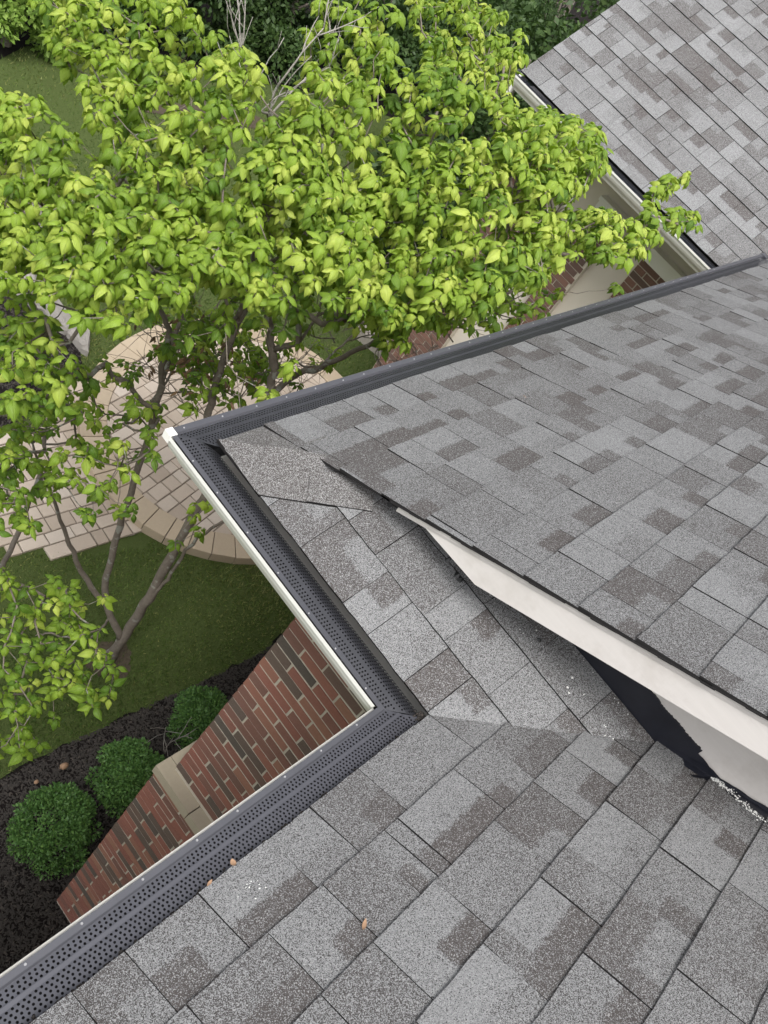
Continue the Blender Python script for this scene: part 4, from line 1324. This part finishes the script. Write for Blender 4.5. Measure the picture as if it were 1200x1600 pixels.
for px, r, lab in (((100, 1197), .035, 'small pinkish stone lying on the mulch near the lawn edge'), ((193, 1163), .018, 'tiny pale ring-like pebble on the mulch'), ((57, 1222), .02, 'small brown stone on the mulch at the left')):
    p = at_z(px, ZG + .03); V = []; F = []
    for i in range(4):
        for k in range(8):
            th = math.pi * (i + .5) / 4.; w = 2 * math.pi * k / 8; rr = r * RNG.uniform(.8, 1.2)
            V.append((p[0] + rr * math.sin(th) * math.cos(w), p[1] + rr * math.sin(th) * math.sin(w) * .8, p[2] + rr * .7 * math.cos(th)))
    for i in range(3):
        for k in range(8): F.append((i * 8 + k, (i + 1) * 8 + k, (i + 1) * 8 + (k + 1) % 8, i * 8 + (k + 1) % 8))
    F += [tuple(range(8)), tuple(range(31, 23, -1))]
    tag(mesh('pebble', V, F, M_STONE if 'pale' in lab else M_DEADLEAF, attrs={'ca': (.3, 0, 0, 0)}, smooth=True), lab, 'stone')
mb = MB(); p = at_z((258, 1178), ZG + .02)
for tg in ((240, 1115), (262, 1128)):
    q = at_z(tg, ZG + .35); twiggy(mb, p.copy(), q - p, .42, .006, 1)
tag(mb.build('bare_twig', M_TWIG, smooth=True), 'bare pale twig sticking out of the mulch between two round shrubs', 'twig')
mb = MB(); p = at_z((40, 395), ZG)
for k in range(9):
    twiggy(mb, p.copy(), np.array([RNG.normal(0, .5), RNG.normal(0, .5), 1.]), RNG.uniform(.5, .9), .008, 2)
tag(mb.build('bare_shrub', M_TWIG, loc=p, smooth=True), 'leafless pale shrub standing on the lawn at the left edge', 'bare shrub')

# ---------------------------------------------------------------- mulch chips, grass
def scatter(poly, n, dens=None):
    P = np.array(poly); lo, hi = P.min(0), P.max(0); out = []
    q = RNG.uniform(lo, hi, (n, 2)); return q[in_poly(q, poly)]


def chips(poly, n, smin, smax, name, label):
    q = scatter(poly, n); k = len(q)
    q3 = np.column_stack([q, np.full(k, ZG + .014)]); ok = seen(q3, 60); q3 = q3[ok]; k = len(q3)
    s = RNG.uniform(smin, smax, k); yaw = RNG.uniform(0, 6.28, k)
    base = np.array([(-1, -.3, 0), (1, -.35, .1), (.9, .35, 0), (-.9, .3, .12), (0, 0, .5)])
    base = base[None] * np.array([1, 1, 1]) + RNG.normal(0, .15, (k, 5, 3))
    V = base * s[:, None, None]; c, sn = np.cos(yaw), np.sin(yaw)
    X = V[:, :, 0] * c[:, None] - V[:, :, 1] * sn[:, None]; Y = V[:, :, 0] * sn[:, None] + V[:, :, 1] * c[:, None]
    V = np.stack([X, Y, V[:, :, 2]], 2) + q3[:, None, :]
    F = np.array([(0, 1, 4), (1, 2, 4), (2, 3, 4), (3, 0, 4)])[None] + (np.arange(k) * 5)[:, None, None]
    A = np.repeat(np.column_stack([RNG.random(k) ** 1.5, np.zeros((k, 3))]), 5, 0)
    o = fast_mesh(name, V.reshape(-1, 3), F.reshape(-1, 3), M_CHIP, None, None, smooth=False)
    a = o.data.attributes.new('ca', 'FLOAT_COLOR', 'POINT'); a.data.foreach_set('color', A.astype(np.float32).ravel())
    return tag(o, label, 'mulch', kind='stuff')


chips([(x, y) for x, y in BED if x > -2] + [(-2, 1.6), (-2, .4)], 42000, .006, .017, 'mulch_chips', 'black shredded mulch around the round shrubs')
chips(BED2, 14000, .008, .02, 'mulch_chips', 'black mulch beside the pale edging stones')

n = 420000
rr = np.column_stack([RNG.uniform(-.5, 12, n), RNG.uniform(1.2, 12.5, n)])
rr = rr[RNG.random(len(rr)) < np.clip(1.35 - .11 * np.hypot(rr[:, 0], rr[:, 1]), .12, 1)]
bad = in_poly(rr, BED) | in_poly(rr, BED2) | in_poly(rr, PATH) | in_poly(rr, DIRT2) | in_poly(rr, FARBED) | in_poly(rr, DIRT3)
e = rr - PC; eu = e[:, 0] * math.cos(ROT) + e[:, 1] * math.sin(ROT); ev = -e[:, 0] * math.sin(ROT) + e[:, 1] * math.cos(ROT)
bad |= (eu / (PRX + .03)) ** 2 + (ev / (PRY + .03)) ** 2 < 1
bad |= in_poly(rr, DIRT1) & (RNG.random(len(rr)) < .6)
thin = np.sin(rr[:, 0] * 2.1 + 1) * np.sin(rr[:, 1] * 1.7 + .4) + RNG.normal(0, .5, len(rr)) > .95
bad |= thin & (rr[:, 0] < 3.2)
rr = rr[~bad]; r3 = np.column_stack([rr, np.full(len(rr), ZG)]); r3 = r3[seen(r3, 40)]
k = len(r3); hgt = RNG.uniform(.018, .042, k) * (1 + .4 * np.sin(r3[:, 0] * 3) * np.sin(r3[:, 1] * 2.3)); wd = RNG.uniform(.003, .006, k) * (1 + .06 * np.hypot(r3[:, 0], r3[:, 1]))
yaw = RNG.uniform(0, 6.28, k); ln = RNG.uniform(.3, 1.0, k) * hgt; la = RNG.uniform(0, 6.28, k)
dx = np.column_stack([np.cos(yaw), np.sin(yaw), np.zeros(k)]) * wd[:, None]
tipv = r3 + np.column_stack([np.cos(la) * ln, np.sin(la) * ln, hgt])
V = np.stack([r3 - dx, r3 + dx, tipv], 1).reshape(-1, 3); F = np.arange(3 * k).reshape(-1, 3)
A = np.zeros((k, 3, 4), np.float32); A[:, :, 2] = np.clip(RNG.normal(.45, .25, k) + .3 * (np.sin(r3[:, 0] * 1.3) * np.sin(r3[:, 1] * 1.9 + 1)), 0, 1)[:, None]; A[:, :, 3] = 1
tag(fast_mesh('grass', V, F, M_GRASS, None, A.reshape(-1, 4), smooth=False), 'short green lawn grass below the eaves', 'grass', kind='stuff')
